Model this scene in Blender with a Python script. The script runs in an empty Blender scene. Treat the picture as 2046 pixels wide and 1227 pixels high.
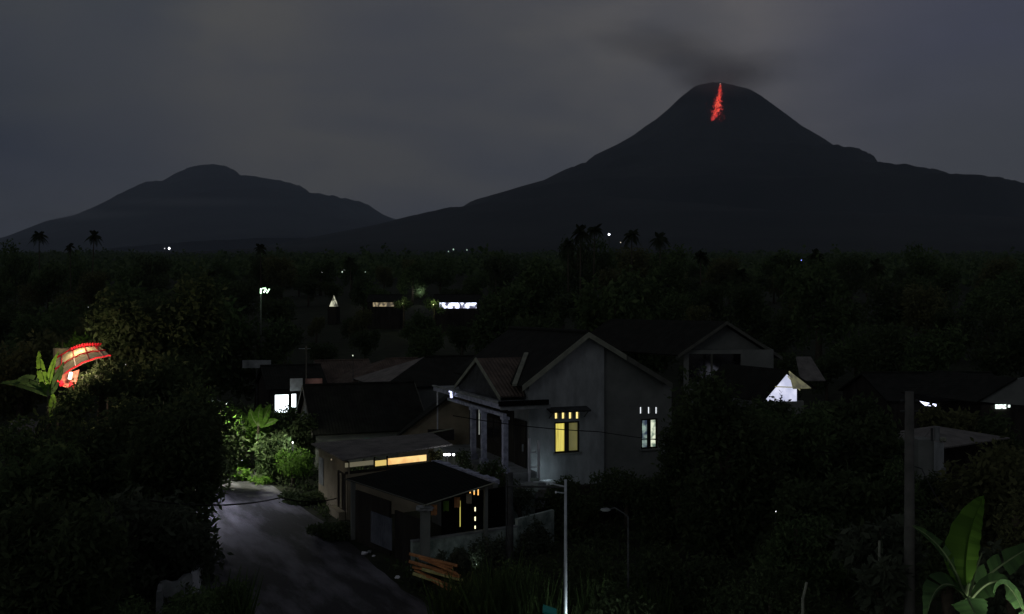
import bpy, math, random
import numpy as np
from mathutils import Vector, Matrix

S = bpy.context.scene
COL = S.collection
rnd = random.Random(7)
F = 1850.0; CX = 1023.0; CY = 613.0; CH = 11.0     # focal length in photo pixels, horizon row, eye height

def W(px, py, Y):                 # pixel + distance -> point
    return Vector(((px-CX)/F*Y, Y, CH-(py-CY)/F*Y))
def G(px, py, z=0.0):             # pixel on a horizontal plane
    return W(px, py, (CH-z)*F/(py-CY))

# ------------------------------------------------------------------ tags
def tag(o, label=None, cat=None, group=None, kind=None):
    if label: o['label'] = label
    if cat: o['category'] = cat
    if group: o['group'] = group
    if kind: o['kind'] = kind
    return o
def link(name, me, mat=None, parent=None):
    o = bpy.data.objects.new(name, me); COL.objects.link(o)
    if mat is not None and me is not None:
        me.materials.clear()
        for m in (mat if isinstance(mat, (list, tuple)) else [mat]): me.materials.append(m)
    if parent is not None:
        o.parent = parent
        o.matrix_parent_inverse = Matrix.Translation(-parent.location) if parent.rotation_euler.z == 0 else parent.matrix_basis.inverted()
    return o
def thing(name, loc, label, cat, group=None):
    o = bpy.data.objects.new(name, None); COL.objects.link(o)
    o.empty_display_size = .2
    o.location = loc
    return tag(o, label, cat, group)
def copy_tree(src, loc, label=None, rz=None, sc=None, group=None):
    r = src.copy(); COL.objects.link(r); r.location = loc
    if rz is not None: r.rotation_euler.z = rz
    if sc is not None: r.scale = (sc, sc, sc) if not isinstance(sc, tuple) else sc
    if label: r['label'] = label
    if group: r['group'] = group
    for ch in src.children:
        c = ch.copy(); COL.objects.link(c); c.parent = r
        for g in ch.children:
            d = g.copy(); COL.objects.link(d); d.parent = c
    return r

# ------------------------------------------------------------------ mesh builder
class MB:
    def __init__(s): s.v = []; s.f = []; s.m = []
    def poly(s, pts, mi=0):
        n = len(s.v); s.v += [tuple(p) for p in pts]; s.f.append(tuple(range(n, n+len(pts)))); s.m.append(mi); return s
    def hexa(s, lo, hi, mi=0):     # two quads, lo[0..3] and hi[0..3]
        n = len(s.v); s.v += [tuple(p) for p in lo]+[tuple(p) for p in hi]
        for q in ((3,2,1,0),(4,5,6,7),(0,1,5,4),(1,2,6,5),(2,3,7,6),(3,0,4,7)):
            s.f.append(tuple(n+i for i in q)); s.m.append(mi)
        return s
    def box(s, c, sx, sy, sz, ax=(1,0,0), ay=(0,1,0), az=(0,0,1), mi=0):
        c = Vector(c); ax = Vector(ax)*sx/2; ay = Vector(ay)*sy/2; az = Vector(az)*sz/2
        return s.hexa([c-ax-ay-az, c+ax-ay-az, c+ax+ay-az, c-ax+ay-az],
                      [c-ax-ay+az, c+ax-ay+az, c+ax+ay+az, c-ax+ay+az], mi)
    def slab(s, pts, th, n=None, mi=0):          # thick polygon, extruded down its normal
        pts = [Vector(p) for p in pts]
        if n is None:
            n = (pts[1]-pts[0]).cross(pts[2]-pts[0]).normalized()
            if n.z < 0: n = -n
        n = Vector(n); k = len(pts); b = len(s.v)
        s.v += [tuple(p) for p in pts]+[tuple(p-n*th) for p in pts]
        s.f.append(tuple(b+i for i in range(k))); s.m.append(mi)
        s.f.append(tuple(b+k+i for i in reversed(range(k)))); s.m.append(mi)
        for i in range(k):
            j = (i+1) % k; s.f.append((b+i, b+k+i, b+k+j, b+j)); s.m.append(mi)
        return s
    def tube(s, path, rad, n=8, cap=True, mi=0):
        path = [Vector(p) for p in path]
        if not isinstance(rad, (list, tuple)): rad = [rad]*len(path)
        rings = []
        up = Vector((0.31,0.17,1)).normalized()
        for i, p in enumerate(path):
            d = (path[min(i+1, len(path)-1)]-path[max(i-1, 0)]).normalized()
            a = d.cross(up)
            if a.length < .05: a = d.cross(Vector((1,0,0)))
            a.normalize(); b = d.cross(a)
            base = len(s.v)
            for k in range(n):
                t = 2*math.pi*k/n
                s.v.append(tuple(p+(a*math.cos(t)+b*math.sin(t))*rad[i]))
            rings.append(base)
        for r0, r1 in zip(rings, rings[1:]):
            for k in range(n):
                k2 = (k+1) % n
                s.f.append((r0+k, r0+k2, r1+k2, r1+k)); s.m.append(mi)
        if cap:
            s.f.append(tuple(rings[0]+k for k in reversed(range(n)))); s.m.append(mi)
            s.f.append(tuple(rings[-1]+k for k in range(n))); s.m.append(mi)
        return s
    def blob(s, c, rx, ry, rz, seed=0, rough=.18, nu=12, nv=8, mi=0):
        r = random.Random(seed); b = len(s.v); c = Vector(c)
        s.v.append((c.x, c.y, c.z-rz))
        for j in range(1, nv):
            ph = math.pi*j/nv
            for i in range(nu):
                th = 2*math.pi*i/nu; k = 1+r.uniform(-rough, rough)
                s.v.append((c.x+rx*k*math.sin(ph)*math.cos(th), c.y+ry*k*math.sin(ph)*math.sin(th), c.z-rz*k*math.cos(ph)))
        s.v.append((c.x, c.y, c.z+rz))
        for i in range(nu):
            s.f.append((b, b+1+(i+1)%nu, b+1+i)); s.m.append(mi)
            e = b+1+(nv-2)*nu; s.f.append((len(s.v)-1, e+i, e+(i+1)%nu)); s.m.append(mi)
        for j in range(nv-2):
            for i in range(nu):
                a0 = b+1+j*nu; s.f.append((a0+i, a0+(i+1)%nu, a0+nu+(i+1)%nu, a0+nu+i)); s.m.append(mi)
        return s
    def build(s, name, mat, parent=None, smooth=False):
        me = bpy.data.meshes.new(name); me.from_pydata(s.v, [], s.f)
        o = link(name, me, mat, parent)
        if isinstance(mat, (list, tuple)):
            me.polygons.foreach_set('material_index', s.m)
        if smooth: me.polygons.foreach_set('use_smooth', [True]*len(s.f))
        me.update()
        return o
def np_mesh(name, verts, quads):
    me = bpy.data.meshes.new(name)
    nv, nq = len(verts), len(quads)
    me.vertices.add(nv); me.vertices.foreach_set('co', np.asarray(verts, np.float32).ravel())
    me.loops.add(nq*4); me.loops.foreach_set('vertex_index', np.asarray(quads, np.int32).ravel())
    me.polygons.add(nq); me.polygons.foreach_set('loop_start', np.arange(0, nq*4, 4, dtype=np.int32))
    me.polygons.foreach_set('loop_total', np.full(nq, 4, np.int32))
    me.update(); me.validate()
    return me

# ------------------------------------------------------------------ materials
def newmat(name):
    m = bpy.data.materials.new(name); m.use_nodes = True
    nt = m.node_tree; return m, nt, nt.nodes, nt.links, nt.nodes['Principled BSDF']
def mat(name, c, c2=None, scale=2.0, rough=.85, metal=0, bump=.0, bscale=12, contrast=(.35,.65), spec=.08, stretch=None, detail=6):
    m, nt, N, L, P = newmat(name)
    P.inputs['Roughness'].default_value = rough; P.inputs['Metallic'].default_value = metal
    P.inputs['Specular IOR Level'].default_value = spec
    c2 = c2 or tuple(x*.62 for x in c)
    tc = N.new('ShaderNodeTexCoord'); mp = N.new('ShaderNodeMapping'); L.new(tc.outputs['Object'], mp.inputs[0])
    if stretch: mp.inputs['Scale'].default_value = stretch
    nz = N.new('ShaderNodeTexNoise'); nz.inputs['Scale'].default_value = scale; nz.inputs['Detail'].default_value = detail
    nz.inputs['Roughness'].default_value = .62
    L.new(mp.outputs[0], nz.inputs['Vector'])
    r = N.new('ShaderNodeValToRGB'); r.color_ramp.elements[0].position = contrast[0]; r.color_ramp.elements[1].position = contrast[1]
    r.color_ramp.elements[0].color = (*c2, 1); r.color_ramp.elements[1].color = (*c, 1)
    L.new(nz.outputs['Fac'], r.inputs[0]); L.new(r.outputs[0], P.inputs['Base Color'])
    if bump:
        n2 = N.new('ShaderNodeTexNoise'); n2.inputs['Scale'].default_value = bscale; n2.inputs['Detail'].default_value = 5
        L.new(mp.outputs[0], n2.inputs['Vector'])
        b = N.new('ShaderNodeBump'); b.inputs['Strength'].default_value = bump; b.inputs['Distance'].default_value = .05
        L.new(n2.outputs['Fac'], b.inputs['Height']); L.new(b.outputs[0], P.inputs['Normal'])
    return m
def wave_mat(name, c, c2, axis, freq, rough=.8, metal=0, bump=.6, dist=.04, row=None):
    # tiles / corrugation: bump ridges across `axis` (unit vector), optional rows across `row`
    m = mat(name, c, c2, 1.3, rough, metal); nt = m.node_tree; N = nt.nodes; L = nt.links; P = N['Principled BSDF']
    tc = N.new('ShaderNodeTexCoord')
    def ramp(vec, fr, fn):
        d = N.new('ShaderNodeVectorMath'); d.operation = 'DOT_PRODUCT'; L.new(tc.outputs['Object'], d.inputs[0]); d.inputs[1].default_value = vec
        a = N.new('ShaderNodeMath'); a.operation = 'MULTIPLY'; L.new(d.outputs['Value'], a.inputs[0]); a.inputs[1].default_value = fr
        b = N.new('ShaderNodeMath'); b.operation = fn; L.new(a.outputs[0], b.inputs[0]); 
        return b.outputs[0]
    h = ramp(axis, freq*6.283, 'SINE')
    if row is not None:
        h2 = ramp(row[0], row[1], 'FRACT')
        k = N.new('ShaderNodeMath'); k.operation = 'MULTIPLY'; L.new(h2, k.inputs[0]); k.inputs[1].default_value = 1.2
        s_ = N.new('ShaderNodeMath'); s_.operation = 'ADD'; L.new(h, s_.inputs[0]); L.new(k.outputs[0], s_.inputs[1]); h = s_.outputs[0]
    b = N.new('ShaderNodeBump'); b.inputs['Strength'].default_value = bump; b.inputs['Distance'].default_value = dist
    L.new(h, b.inputs['Height']); L.new(b.outputs[0], P.inputs['Normal'])
    return m
def leafmat(name, c, c2, trans=.5, rough=.55):
    m, nt, N, L, P = newmat(name)
    P.inputs['Roughness'].default_value = rough+.2; P.inputs['Specular IOR Level'].default_value = .12
    g = N.new('ShaderNodeNewGeometry'); tc = N.new('ShaderNodeTexCoord'); nz = N.new('ShaderNodeTexNoise')
    nz.inputs['Scale'].default_value = .45; nz.inputs['Detail'].default_value = 3
    L.new(tc.outputs['Object'], nz.inputs['Vector'])
    mx = N.new('ShaderNodeMix'); mx.data_type = 'FLOAT'; mx.inputs[0].default_value = .5
    L.new(g.outputs['Random Per Island'], mx.inputs[2]); L.new(nz.outputs['Fac'], mx.inputs[3])
    r = N.new('ShaderNodeValToRGB'); r.color_ramp.elements[0].position = .3; r.color_ramp.elements[1].position = .72
    r.color_ramp.elements[0].color = (*c2, 1); r.color_ramp.elements[1].color = (*c, 1)
    L.new(mx.outputs[0], r.inputs[0]); L.new(r.outputs[0], P.inputs['Base Color'])
    t = N.new('ShaderNodeBsdfTranslucent'); L.new(r.outputs[0], t.inputs['Color'])
    ms = N.new('ShaderNodeMixShader'); ms.inputs[0].default_value = trans
    L.new(P.outputs[0], ms.inputs[1]); L.new(t.outputs[0], ms.inputs[2])
    L.new(ms.outputs[0], N['Material Output'].inputs['Surface'])
    return m
def emis(name, c, s, c2=None, scale=4, stretch=None, contrast=(.4,.6)):
    m, nt, N, L, P = newmat(name)
    P.inputs['Base Color'].default_value = (.3,.3,.3,1); P.inputs['Emission Strength'].default_value = s
    P.inputs['Emission Color'].default_value = (*c, 1)
    if c2:
        tc = N.new('ShaderNodeTexCoord'); mp = N.new('ShaderNodeMapping'); L.new(tc.outputs['Object'], mp.inputs[0])
        if stretch: mp.inputs['Scale'].default_value = stretch
        nz = N.new('ShaderNodeTexNoise'); nz.inputs['Scale'].default_value = scale; nz.inputs['Detail'].default_value = 3
        L.new(mp.outputs[0], nz.inputs['Vector'])
        r = N.new('ShaderNodeValToRGB'); r.color_ramp.elements[0].position = contrast[0]; r.color_ramp.elements[1].position = contrast[1]
        r.color_ramp.elements[0].color = (*c2, 1); r.color_ramp.elements[1].color = (*c, 1)
        L.new(nz.outputs['Fac'], r.inputs[0]); L.new(r.outputs[0], P.inputs['Emission Color'])
    return m

HA = math.radians(22)
V = Vector((math.cos(HA), math.sin(HA), 0)); U = Vector((-math.sin(HA), math.cos(HA), 0)); Z = Vector((0,0,1))

M = {}
M['plaster'] = mat('pale_plaster', (.33,.35,.35), (.18,.195,.195), 1.5, .9, bump=.15, bscale=9, contrast=(.3,.66), stretch=(1,1,.4))
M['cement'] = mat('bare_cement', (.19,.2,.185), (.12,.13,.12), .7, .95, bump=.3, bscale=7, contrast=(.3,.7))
M['warmwall'] = mat('beige_plaster', (.3,.26,.18), (.16,.14,.1), .8, .9, bump=.2, contrast=(.3,.7))
M['concrete'] = mat('weathered_concrete', (.32,.34,.34), (.11,.12,.12), 1.1, .92, bump=.35, bscale=10, contrast=(.3,.72))
M['block'] = mat('greenish_block_wall', (.36,.42,.38), (.13,.17,.15), 2.2, .95, bump=.4, bscale=8, contrast=(.35,.65))  # grey green tone, mottled at random
M['white'] = mat('white_paint', (.72,.73,.76), (.5,.52,.56), 1.5, .7)
M['column'] = mat('lilac_tone', (.42,.44,.54), (.2,.21,.27), 3.5, .7)
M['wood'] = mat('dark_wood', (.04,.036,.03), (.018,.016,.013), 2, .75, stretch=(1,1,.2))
M['plank'] = mat('sawn_plank', (.5,.24,.1), (.26,.12,.05), 5, .8, stretch=(1,.3,1))
M['plank_pale'] = mat('pale_sawn_plank', (.5,.48,.2), (.25,.25,.1), 5, .8, stretch=(1,.3,1))
M['tile'] = wave_mat('brown_roof_tile', (.13,.1,.08), (.07,.055,.045), tuple(V), 4.5, row=(tuple(Vector((U.x*.7,U.y*.7,.7))), 3.2))
M['tile_u'] = wave_mat('brown_roof_tile_side', (.17,.13,.105), (.09,.07,.055), tuple(U), 4.5, row=(tuple(Vector((V.x*.7,V.y*.7,.7))), 3.2))
M['dtile'] = wave_mat('dark_roof_tile', (.021,.022,.018), (.009,.01,.008), tuple(V), 4.5, bump=.22, row=(tuple(Vector((U.x*.7,U.y*.7,.7))), 3.2))
M['dtile_u'] = wave_mat('dark_roof_tile_side', (.02,.021,.017), (.01,.011,.009), tuple(U), 4.5, row=(tuple(Vector((V.x*.7,V.y*.7,.7))), 3.2))
M['asbestos'] = wave_mat('grey_fibre_sheet', (.19,.18,.165), (.11,.105,.1), tuple(V), 5.5, .9, bump=.4, dist=.03)
M['blacksheet'] = wave_mat('black_roof_sheet', (.008,.009,.007), (.004,.005,.004), tuple(V), 5.5, .95, bump=.4)
M['corr'] = wave_mat('pale_corrugated_panel', (.16,.17,.2), (.08,.09,.11), tuple(U), 6, .6, bump=.8)
M['barge'] = mat('pale_bargeboard', (.27,.28,.22), (.17,.18,.14), 2, .85)
M['barge_dim'] = mat('dark_bargeboard', (.11,.115,.095), (.07,.07,.06), 2, .85)
M['metal'] = mat('galvanised_steel', (.55,.6,.62), (.35,.39,.4), 3, .4, .35)
M['poleconc'] = mat('pole_concrete', (.11,.108,.098), (.07,.07,.065), 2.5, .9, bump=.15)
M['darkmetal'] = mat('painted_dark_steel', (.06,.065,.065), (.03,.03,.03), 3, .6)
M['cable'] = mat('black_cable', (.01,.01,.01), None, 3, .6)
M['asphalt'] = mat('worn_lit_asphalt', (.135,.132,.152), (.032,.032,.034), .55, .7, bump=.5, bscale=22, contrast=(.45,.62), detail=12)
_m = M['asphalt'].node_tree.nodes['Mapping']; _m.vector_type = 'TEXTURE'; _m.inputs['Rotation'].default_value = (0,0,math.radians(28)); _m.inputs['Scale'].default_value = (1,4.5,1)  # lengthwise streaks are wear and also carry the violet lamplight
M['soil'] = mat('dark_soil', (.035,.04,.024), (.014,.018,.011), .5, .95, bump=.5, bscale=3)
M['bark'] = mat('tree_bark', (.09,.075,.055), (.04,.035,.027), 4, .9, bump=.4)
M['glassdark'] = mat('dark_window_glass', (.02,.02,.025), None, 3, .12, spec=.6)
M['blue_sheet'] = mat('blue_white_tarpaulin', (.55,.58,.75), (.2,.22,.33), 2.4, .5, bump=.5, bscale=4)
M['leaf_dark'] = leafmat('dark_leaf', (.09,.12,.055), (.04,.06,.026))
M['leaf_mid'] = leafmat('mid_green_leaf', (.12,.17,.07), (.045,.075,.03))
M['leaf_olive'] = leafmat('olive_leaf', (.16,.17,.075), (.075,.085,.037))
M['leaf_bright'] = leafmat('lamplit_leaf', (.16,.3,.05), (.08,.16,.03), .45)  # brighter leaf copy; its colour carries the lamplight on lit bushes
M['leaf_cool'] = leafmat('grey_green_leaf', (.11,.13,.09), (.05,.065,.04))
M['palm'] = leafmat('palm_frond', (.05,.065,.03), (.025,.035,.016))
M['grass'] = leafmat('grass_blade', (.07,.11,.035), (.03,.05,.018))

# ------------------------------------------------------------------ world: overcast night sky
wd = bpy.data.worlds.new('World'); S.world = wd; wd.use_nodes = True
nt = wd.node_tree; N = nt.nodes; L = nt.links; N.clear()
out = N.new('ShaderNodeOutputWorld'); bg = N.new('ShaderNodeBackground'); L.new(bg.outputs[0], out.inputs[0])
SUN_EL, SUN_ROT = math.radians(24), math.radians(215)
sky = N.new('ShaderNodeTexSky'); sky.sky_type = 'NISHITA'; sky.sun_disc = False; sky.sun_elevation = SUN_EL; sky.sun_rotation = SUN_ROT
tc = N.new('ShaderNodeTexCoord')
def vm(op, a, b=None):
    n = N.new('ShaderNodeVectorMath'); n.operation = op
    for i, x in enumerate((a, b)):
        if x is None: continue
        if hasattr(x, 'links') or hasattr(x, 'is_linked'): L.new(x, n.inputs[i])
        else: n.inputs[i].default_value = x
    return n
def mixc(fac, a, b):
    n = N.new('ShaderNodeMix'); n.data_type = 'RGBA'
    for i, x in ((0, fac), (6, a), (7, b)):
        if isinstance(x, (float, int)): n.inputs[i].default_value = x
        elif isinstance(x, tuple): n.inputs[i].default_value = (*x, 1)
        else: L.new(x, n.inputs[i])
    return n.outputs[2]
dirn = tc.outputs['Generated']
st = vm('MULTIPLY', dirn, (1.0, 1.0, 2.6))
nz = N.new('ShaderNodeTexNoise'); nz.inputs['Scale'].default_value = 2.1; nz.inputs['Detail'].default_value = 5; nz.inputs['Roughness'].default_value = .45
nz.inputs['Distortion'].default_value = .4
L.new(st.outputs[0], nz.inputs['Vector'])
wob = vm('SCALE', vm('SUBTRACT', nz.outputs['Color'], (.5,.5,.5)).outputs[0]); wob.inputs['Scale'].default_value = .22
wdir = vm('ADD', dirn, wob.outputs[0]).outputs[0]
rp = N.new('ShaderNodeValToRGB'); rp.color_ramp.elements[0].position = .42; rp.color_ramp.elements[1].position = .56
def s2l(*c): return tuple(((x/255+.055)/1.055)**2.4 if x > 10 else x/255/12.92 for x in c)
rp.color_ramp.elements[0].color = (*s2l(55,58,69), 1); rp.color_ramp.elements[1].color = (*s2l(78,77,76), 1)
L.new(nz.outputs['Fac'], rp.inputs[0]); cur = rp.outputs[0]
def sky_patch(px, py, rad, col, amt):
    global cur
    d = W(px, py, 1)-Vector((0,0,CH)); d.normalize()
    dist = vm('DISTANCE', wdir, tuple(d)).outputs['Value']
    mr = N.new('ShaderNodeMapRange'); mr.interpolation_type = 'SMOOTHSTEP'; L.new(dist, mr.inputs[0])
    mr.inputs[1].default_value = 0; mr.inputs[2].default_value = rad; mr.inputs[3].default_value = amt; mr.inputs[4].default_value = 0
    cur = mixc(mr.outputs[0], cur, s2l(*col))
sky_patch(1500, 10, .30, (96,93,93), .95)
sky_patch(1150, 330, .26, (71,72,76), .35)
sky_patch(700, 320, .2, (66,67,70), .3)
sky_patch(120, 120, .22, (68,70,69), .75)
sky_patch(1900, 60, .24, (64,66,82), .85)
sky_patch(2000, 330, .16, (72,73,76), .8)
sky_patch(850, 60, .16, (62,64,72), .6)
sky_patch(60, 290, .19, (38,43,57), .95)
sky_patch(330, 320, .15, (46,50,62), .6)
sky_patch(20, 440, .09, (50,53,59), .6)
n3 = N.new('ShaderNodeTexNoise'); n3.inputs['Scale'].default_value = 7; n3.inputs['Detail'].default_value = 6; n3.inputs['Roughness'].default_value = .55; L.new(st.outputs[0], n3.inputs['Vector'])
m3 = N.new('ShaderNodeMapRange'); L.new(n3.outputs['Fac'], m3.inputs[0]); m3.inputs[1].default_value = .4; m3.inputs[2].default_value = .62; m3.inputs[3].default_value = 0; m3.inputs[4].default_value = .42
cur = mixc(m3.outputs[0], cur, s2l(60,62,70))
sk = N.new('ShaderNodeMix'); sk.data_type = 'RGBA'; sk.blend_type = 'ADD'; sk.inputs[0].default_value = .0006
L.new(cur, sk.inputs[6]); L.new(sky.outputs[0], sk.inputs[7])
L.new(sk.outputs[2], bg.inputs[0]); bg.inputs[1].default_value = 1.0

# faint moonlight behind cloud
sl = bpy.data.lights.new('moonlight', 'SUN'); sl.energy = .07; sl.angle = math.radians(15); sl.color = (.88,.95,1)
so = bpy.data.objects.new('moonlight', sl); COL.objects.link(so)
az = SUN_ROT
sd = Vector((math.sin(az)*math.cos(SUN_EL), math.cos(az)*math.cos(SUN_EL), math.sin(SUN_EL)))
so.rotation_euler = (-sd).to_track_quat('-Z', 'Y').to_euler(); so.location = (0,0,60)

# ------------------------------------------------------------------ camera
cd = bpy.data.cameras.new('camera'); cam = bpy.data.objects.new('camera', cd); COL.objects.link(cam)
cam.location = (0,0,CH); cam.rotation_euler = (math.radians(90),0,0)
cd.sensor_width = 36; cd.lens = 36*F/2046; cd.clip_start = .2; cd.clip_end = 60000
S.camera = cam

# ------------------------------------------------------------------ ground
def gz(x, y):
    y = np.asarray(y, float); x = np.asarray(x, float)
    t = np.clip(y-95, 0, None)
    z = .062*t*t/(t+60)
    z = z+np.clip(t/200, 0, 1)*(2.2*np.sin(x*.013+y*.004)+1.3*np.sin(x*.031-y*.011+1))
    return z
def gzf(x, y): return float(gz(x, y))
def grid_mesh(name, ys, us, fn, m):
    X = []; ny, nu = len(ys), len(us)
    Yg, Ug = np.meshgrid(ys, us, indexing='ij')
    xs, yy, zz = fn(Ug, Yg)
    v = np.stack([xs, yy, zz], -1).reshape(-1, 3)
    i = np.arange((ny-1)*(nu-1)); r = i//(nu-1); c = i % (nu-1); a = r*nu+c
    q = np.stack([a, a+1, a+nu+1, a+nu], -1)
    me = np_mesh(name, v, q); me.polygons.foreach_set('use_smooth', [True]*len(q))
    return link(name, me, m)
ys = np.concatenate([np.linspace(-60, 95, 20), np.geomspace(100, 22000, 100)])
us = np.linspace(-1, 1, 81)
g = grid_mesh('ground', ys, us, lambda u, y: (u*(120+np.abs(y)*1.1), y, gz(u*(120+np.abs(y)*1.1), y)), M['soil']); tag(g, kind='structure')

# ------------------------------------------------------------------ mountains (height fields fitted so that the skyline has the right profile)
M['mountain'] = mat('volcanic_slope', (.035,.04,.038), (.012,.016,.016), .0012, .95, stretch=(1,1,.4), contrast=(.35,.7), detail=10)
M['mountain_far'] = mat('far_forested_slope', (.03,.04,.045), (.015,.02,.025), .001, .95, contrast=(.35,.7), detail=8)
def vnoise(x, y, seed=0):
    r = np.zeros_like(x)
    rs = np.random.RandomState(seed)
    for k in range(14):
        a = rs.uniform(0, 6.28); fr = 1.0*1.55**k; p = rs.uniform(0, 6.28)
        r += np.sin((x*math.cos(a)+y*math.sin(a))*fr+p+1.7*np.sin((x*math.sin(a)-y*math.cos(a))*fr*.6+p*2))/1.4**k
    return r/3
def fit_mountain(cx, cy, prof, w_back, seed, gully, front=1.0, rough=12):
    # prof: skyline samples (px, py); the slope is a cone about (cx, cy) whose left and right sides have their own radial profile
    pxs = np.array([p[0] for p in prof], float); el = (CY-np.array([p[1] for p in prof], float))/F
    cpx = cx/cy*F+CX
    R = np.abs(pxs-cpx)/F*cy; H = el*cy+CH
    left = pxs <= cpx
    def table(mask):
        r = R[mask]; h = H[mask]; o = np.argsort(r); return r[o].copy(), h[o].copy(), pxs[mask][o]
    Lr, Lh, Lp = table(left); Rr, Rh, Rp = table(~left)
    def hf(x, y, lh, rh):
        dx = x-cx; dy = y-cy; r = np.hypot(dx, dy)+1e-6; c = dx/r
        w = np.clip(.5+.5*c*1.6, 0, 1); w = w*w*(3-2*w)
        hl = np.interp(r, Lr, lh); hr = np.interp(r, Rr, rh)
        # carry on falling past the last sample
        hl = hl-np.clip(r-Lr[-1], 0, None)*.1; hr = hr-np.clip(r-Rr[-1], 0, None)*.12
        h = hl*(1-w)+hr*w
        th = np.arctan2(dy, dx)
        gl = np.sin(th*31+2.5*np.sin(th*7+r/900))*.6+np.sin(th*57+r/700+1)*.4
        h = h+gully*gl*np.clip(r/900, .08, 1)*np.exp(-r/3500)
        return h+rough*vnoise(x/600, y/600, seed)
    lh, rh = Lh.copy(), Rh.copy()
    tt = np.linspace(.55, 1.25, 160)*cy
    for it in range(7):
        for P_, hh, base in ((Lp, lh, Lh), (Rp, rh, Rh)):
            e = (P_-CX)/F
            z = hf(e[:, None]*tt[None, :], np.broadcast_to(tt, (len(e), len(tt))), lh, rh)
            act = ((z-CH)/tt[None, :]).max(1)
            tgt = (base-CH)/cy
            hh += (tgt-act)*cy*.7
    return lambda x, y: hf(x, y, lh, rh)
VC = W(1440, 170, 9100)
v_prof = [(480,493),(640,470),(720,455),(795,437),(855,428),(930,408),(1000,385),(1060,366),(1115,345),(1150,333),(1180,315),(1225,292),(1265,270),(1290,252),(1310,239),(1335,218),(1360,194),(1385,174),(1410,171),(1440,172),
          (1441,172),(1475,173),(1500,179),(1520,190),(1545,209),(1575,231),(1600,249),(1640,273),(1665,288),(1685,295),(1725,300),(1745,313),(1770,325),(1795,333),(1830,340),(1860,337),(1900,347),(1925,352),(1990,352),(2010,363),(2030,375),(2060,388),(2200,430)]
volc = fit_mountain(VC.x, VC.y, v_prof, 1, 3, 13, rough=5)
def volc_grid(u, y):
    x = VC.x+u*6800; t = np.clip((y-1500)/5000, 0, 1); t = t*t*(3-2*t)
    b = gz(x, y)-14; return x, y, b+(volc(x, y)-b)*t
uu = np.linspace(-1, 1, 301); yv = np.concatenate([np.linspace(1400, 5900, 80), np.linspace(6000, 11500, 230)])
g = grid_mesh('volcano', yv, np.sign(uu)*np.abs(uu)**1.35, volc_grid, M['mountain']); tag(g, kind='structure')
MC = W(425, 330, 16500)
m_prof = [(-200,520),(-100,496),(0,473),(60,454),(120,435),(170,420),(210,402),(250,381),(290,363),(320,360),(350,346),(380,333),(405,329),(425,330),
          (426,330),(450,331),(475,343),(500,355),(520,354),(550,362),(570,367),(595,368),(620,383),(650,397),(665,405),(690,407),(735,408),(760,425),(790,437),(850,455),(1000,480)]
far = fit_mountain(MC.x, MC.y, m_prof, 1, 5, 30, rough=18)
uu = np.linspace(-1, 1, 221)
g = grid_mesh('hills', np.linspace(9500, 21000, 140), uu, lambda u, y: (MC.x+u*8500, y, far(MC.x+u*8500, y)), M['mountain_far']); tag(g, kind='structure')

def on_volcano(px, py):
    Y = np.arange(7600, 9400, 4.0); k = np.nonzero(volc((px-CX)/F*Y, Y) > CH-(py-CY)/F*Y)[0]
    return W(px, py, float(Y[k[0]])) if len(k) else None
# glowing lava: many hot rocks and rivulets lying on the slope
def lava():
    hot = emis('lava_hot', (1,.13,.06), 1.0, (.85,.02,.012), .02, contrast=(.35,.7))
    mid = emis('lava_red', (.75,.03,.025), .62, (.3,.008,.008), .03, contrast=(.3,.6))
    core = emis('lava_white', (1,.6,.5), 1.4)
    a = MB(); r = random.Random(4)
    spine = [(1439,169,1.6),(1438.5,180,3),(1437,190,5),(1435,200,7.5),(1434,210,9),(1433,218,9.5),(1430,227,8),(1427,235,6),(1423,241,2.5)]
    def drop(px, py, w, mi):
        p = on_volcano(px, py)
        if p is None: return
        p = p+Vector((0,-10,6)); s = w*4.9
        a.blob(p, s, s*.7, s*r.uniform(.8,1.9), r.random(), .35, 7, 5, mi)
    for (x0,y0,w0),(x1,y1,w1) in zip(spine, spine[1:]):
        for k in range(52):
            t = r.random(); w = (w0+(w1-w0)*t)*1.1
            off = r.gauss(0, .5)
            px = x0+(x1-x0)*t+off*w; py = y0+(y1-y0)*t
            q = abs(off); mi = 0 if (q < .55 and r.random() < .75) else 1
            if py > 224 and r.random() < .5: mi = 1
            drop(px, py, r.uniform(.35, 1.0)*(1.3-q*.5), mi)
    drop(1439, 170, 1.5, 2)
    for px, py in ((1419,221),(1442,226),(1442,231),(1447,238),(1423,214),(1444,219),(1421,243),(1437,240),(1446,233)):
        drop(px, py, .55, 1)
    for k in range(22): drop(1430+r.gauss(0,9), r.uniform(205,246), r.uniform(.25,.45), 1)
    o = a.build('lava', [hot, mid, core]); tag(o, 'glowing red lava streak running down from the volcano summit', 'lava')
lava()

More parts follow.
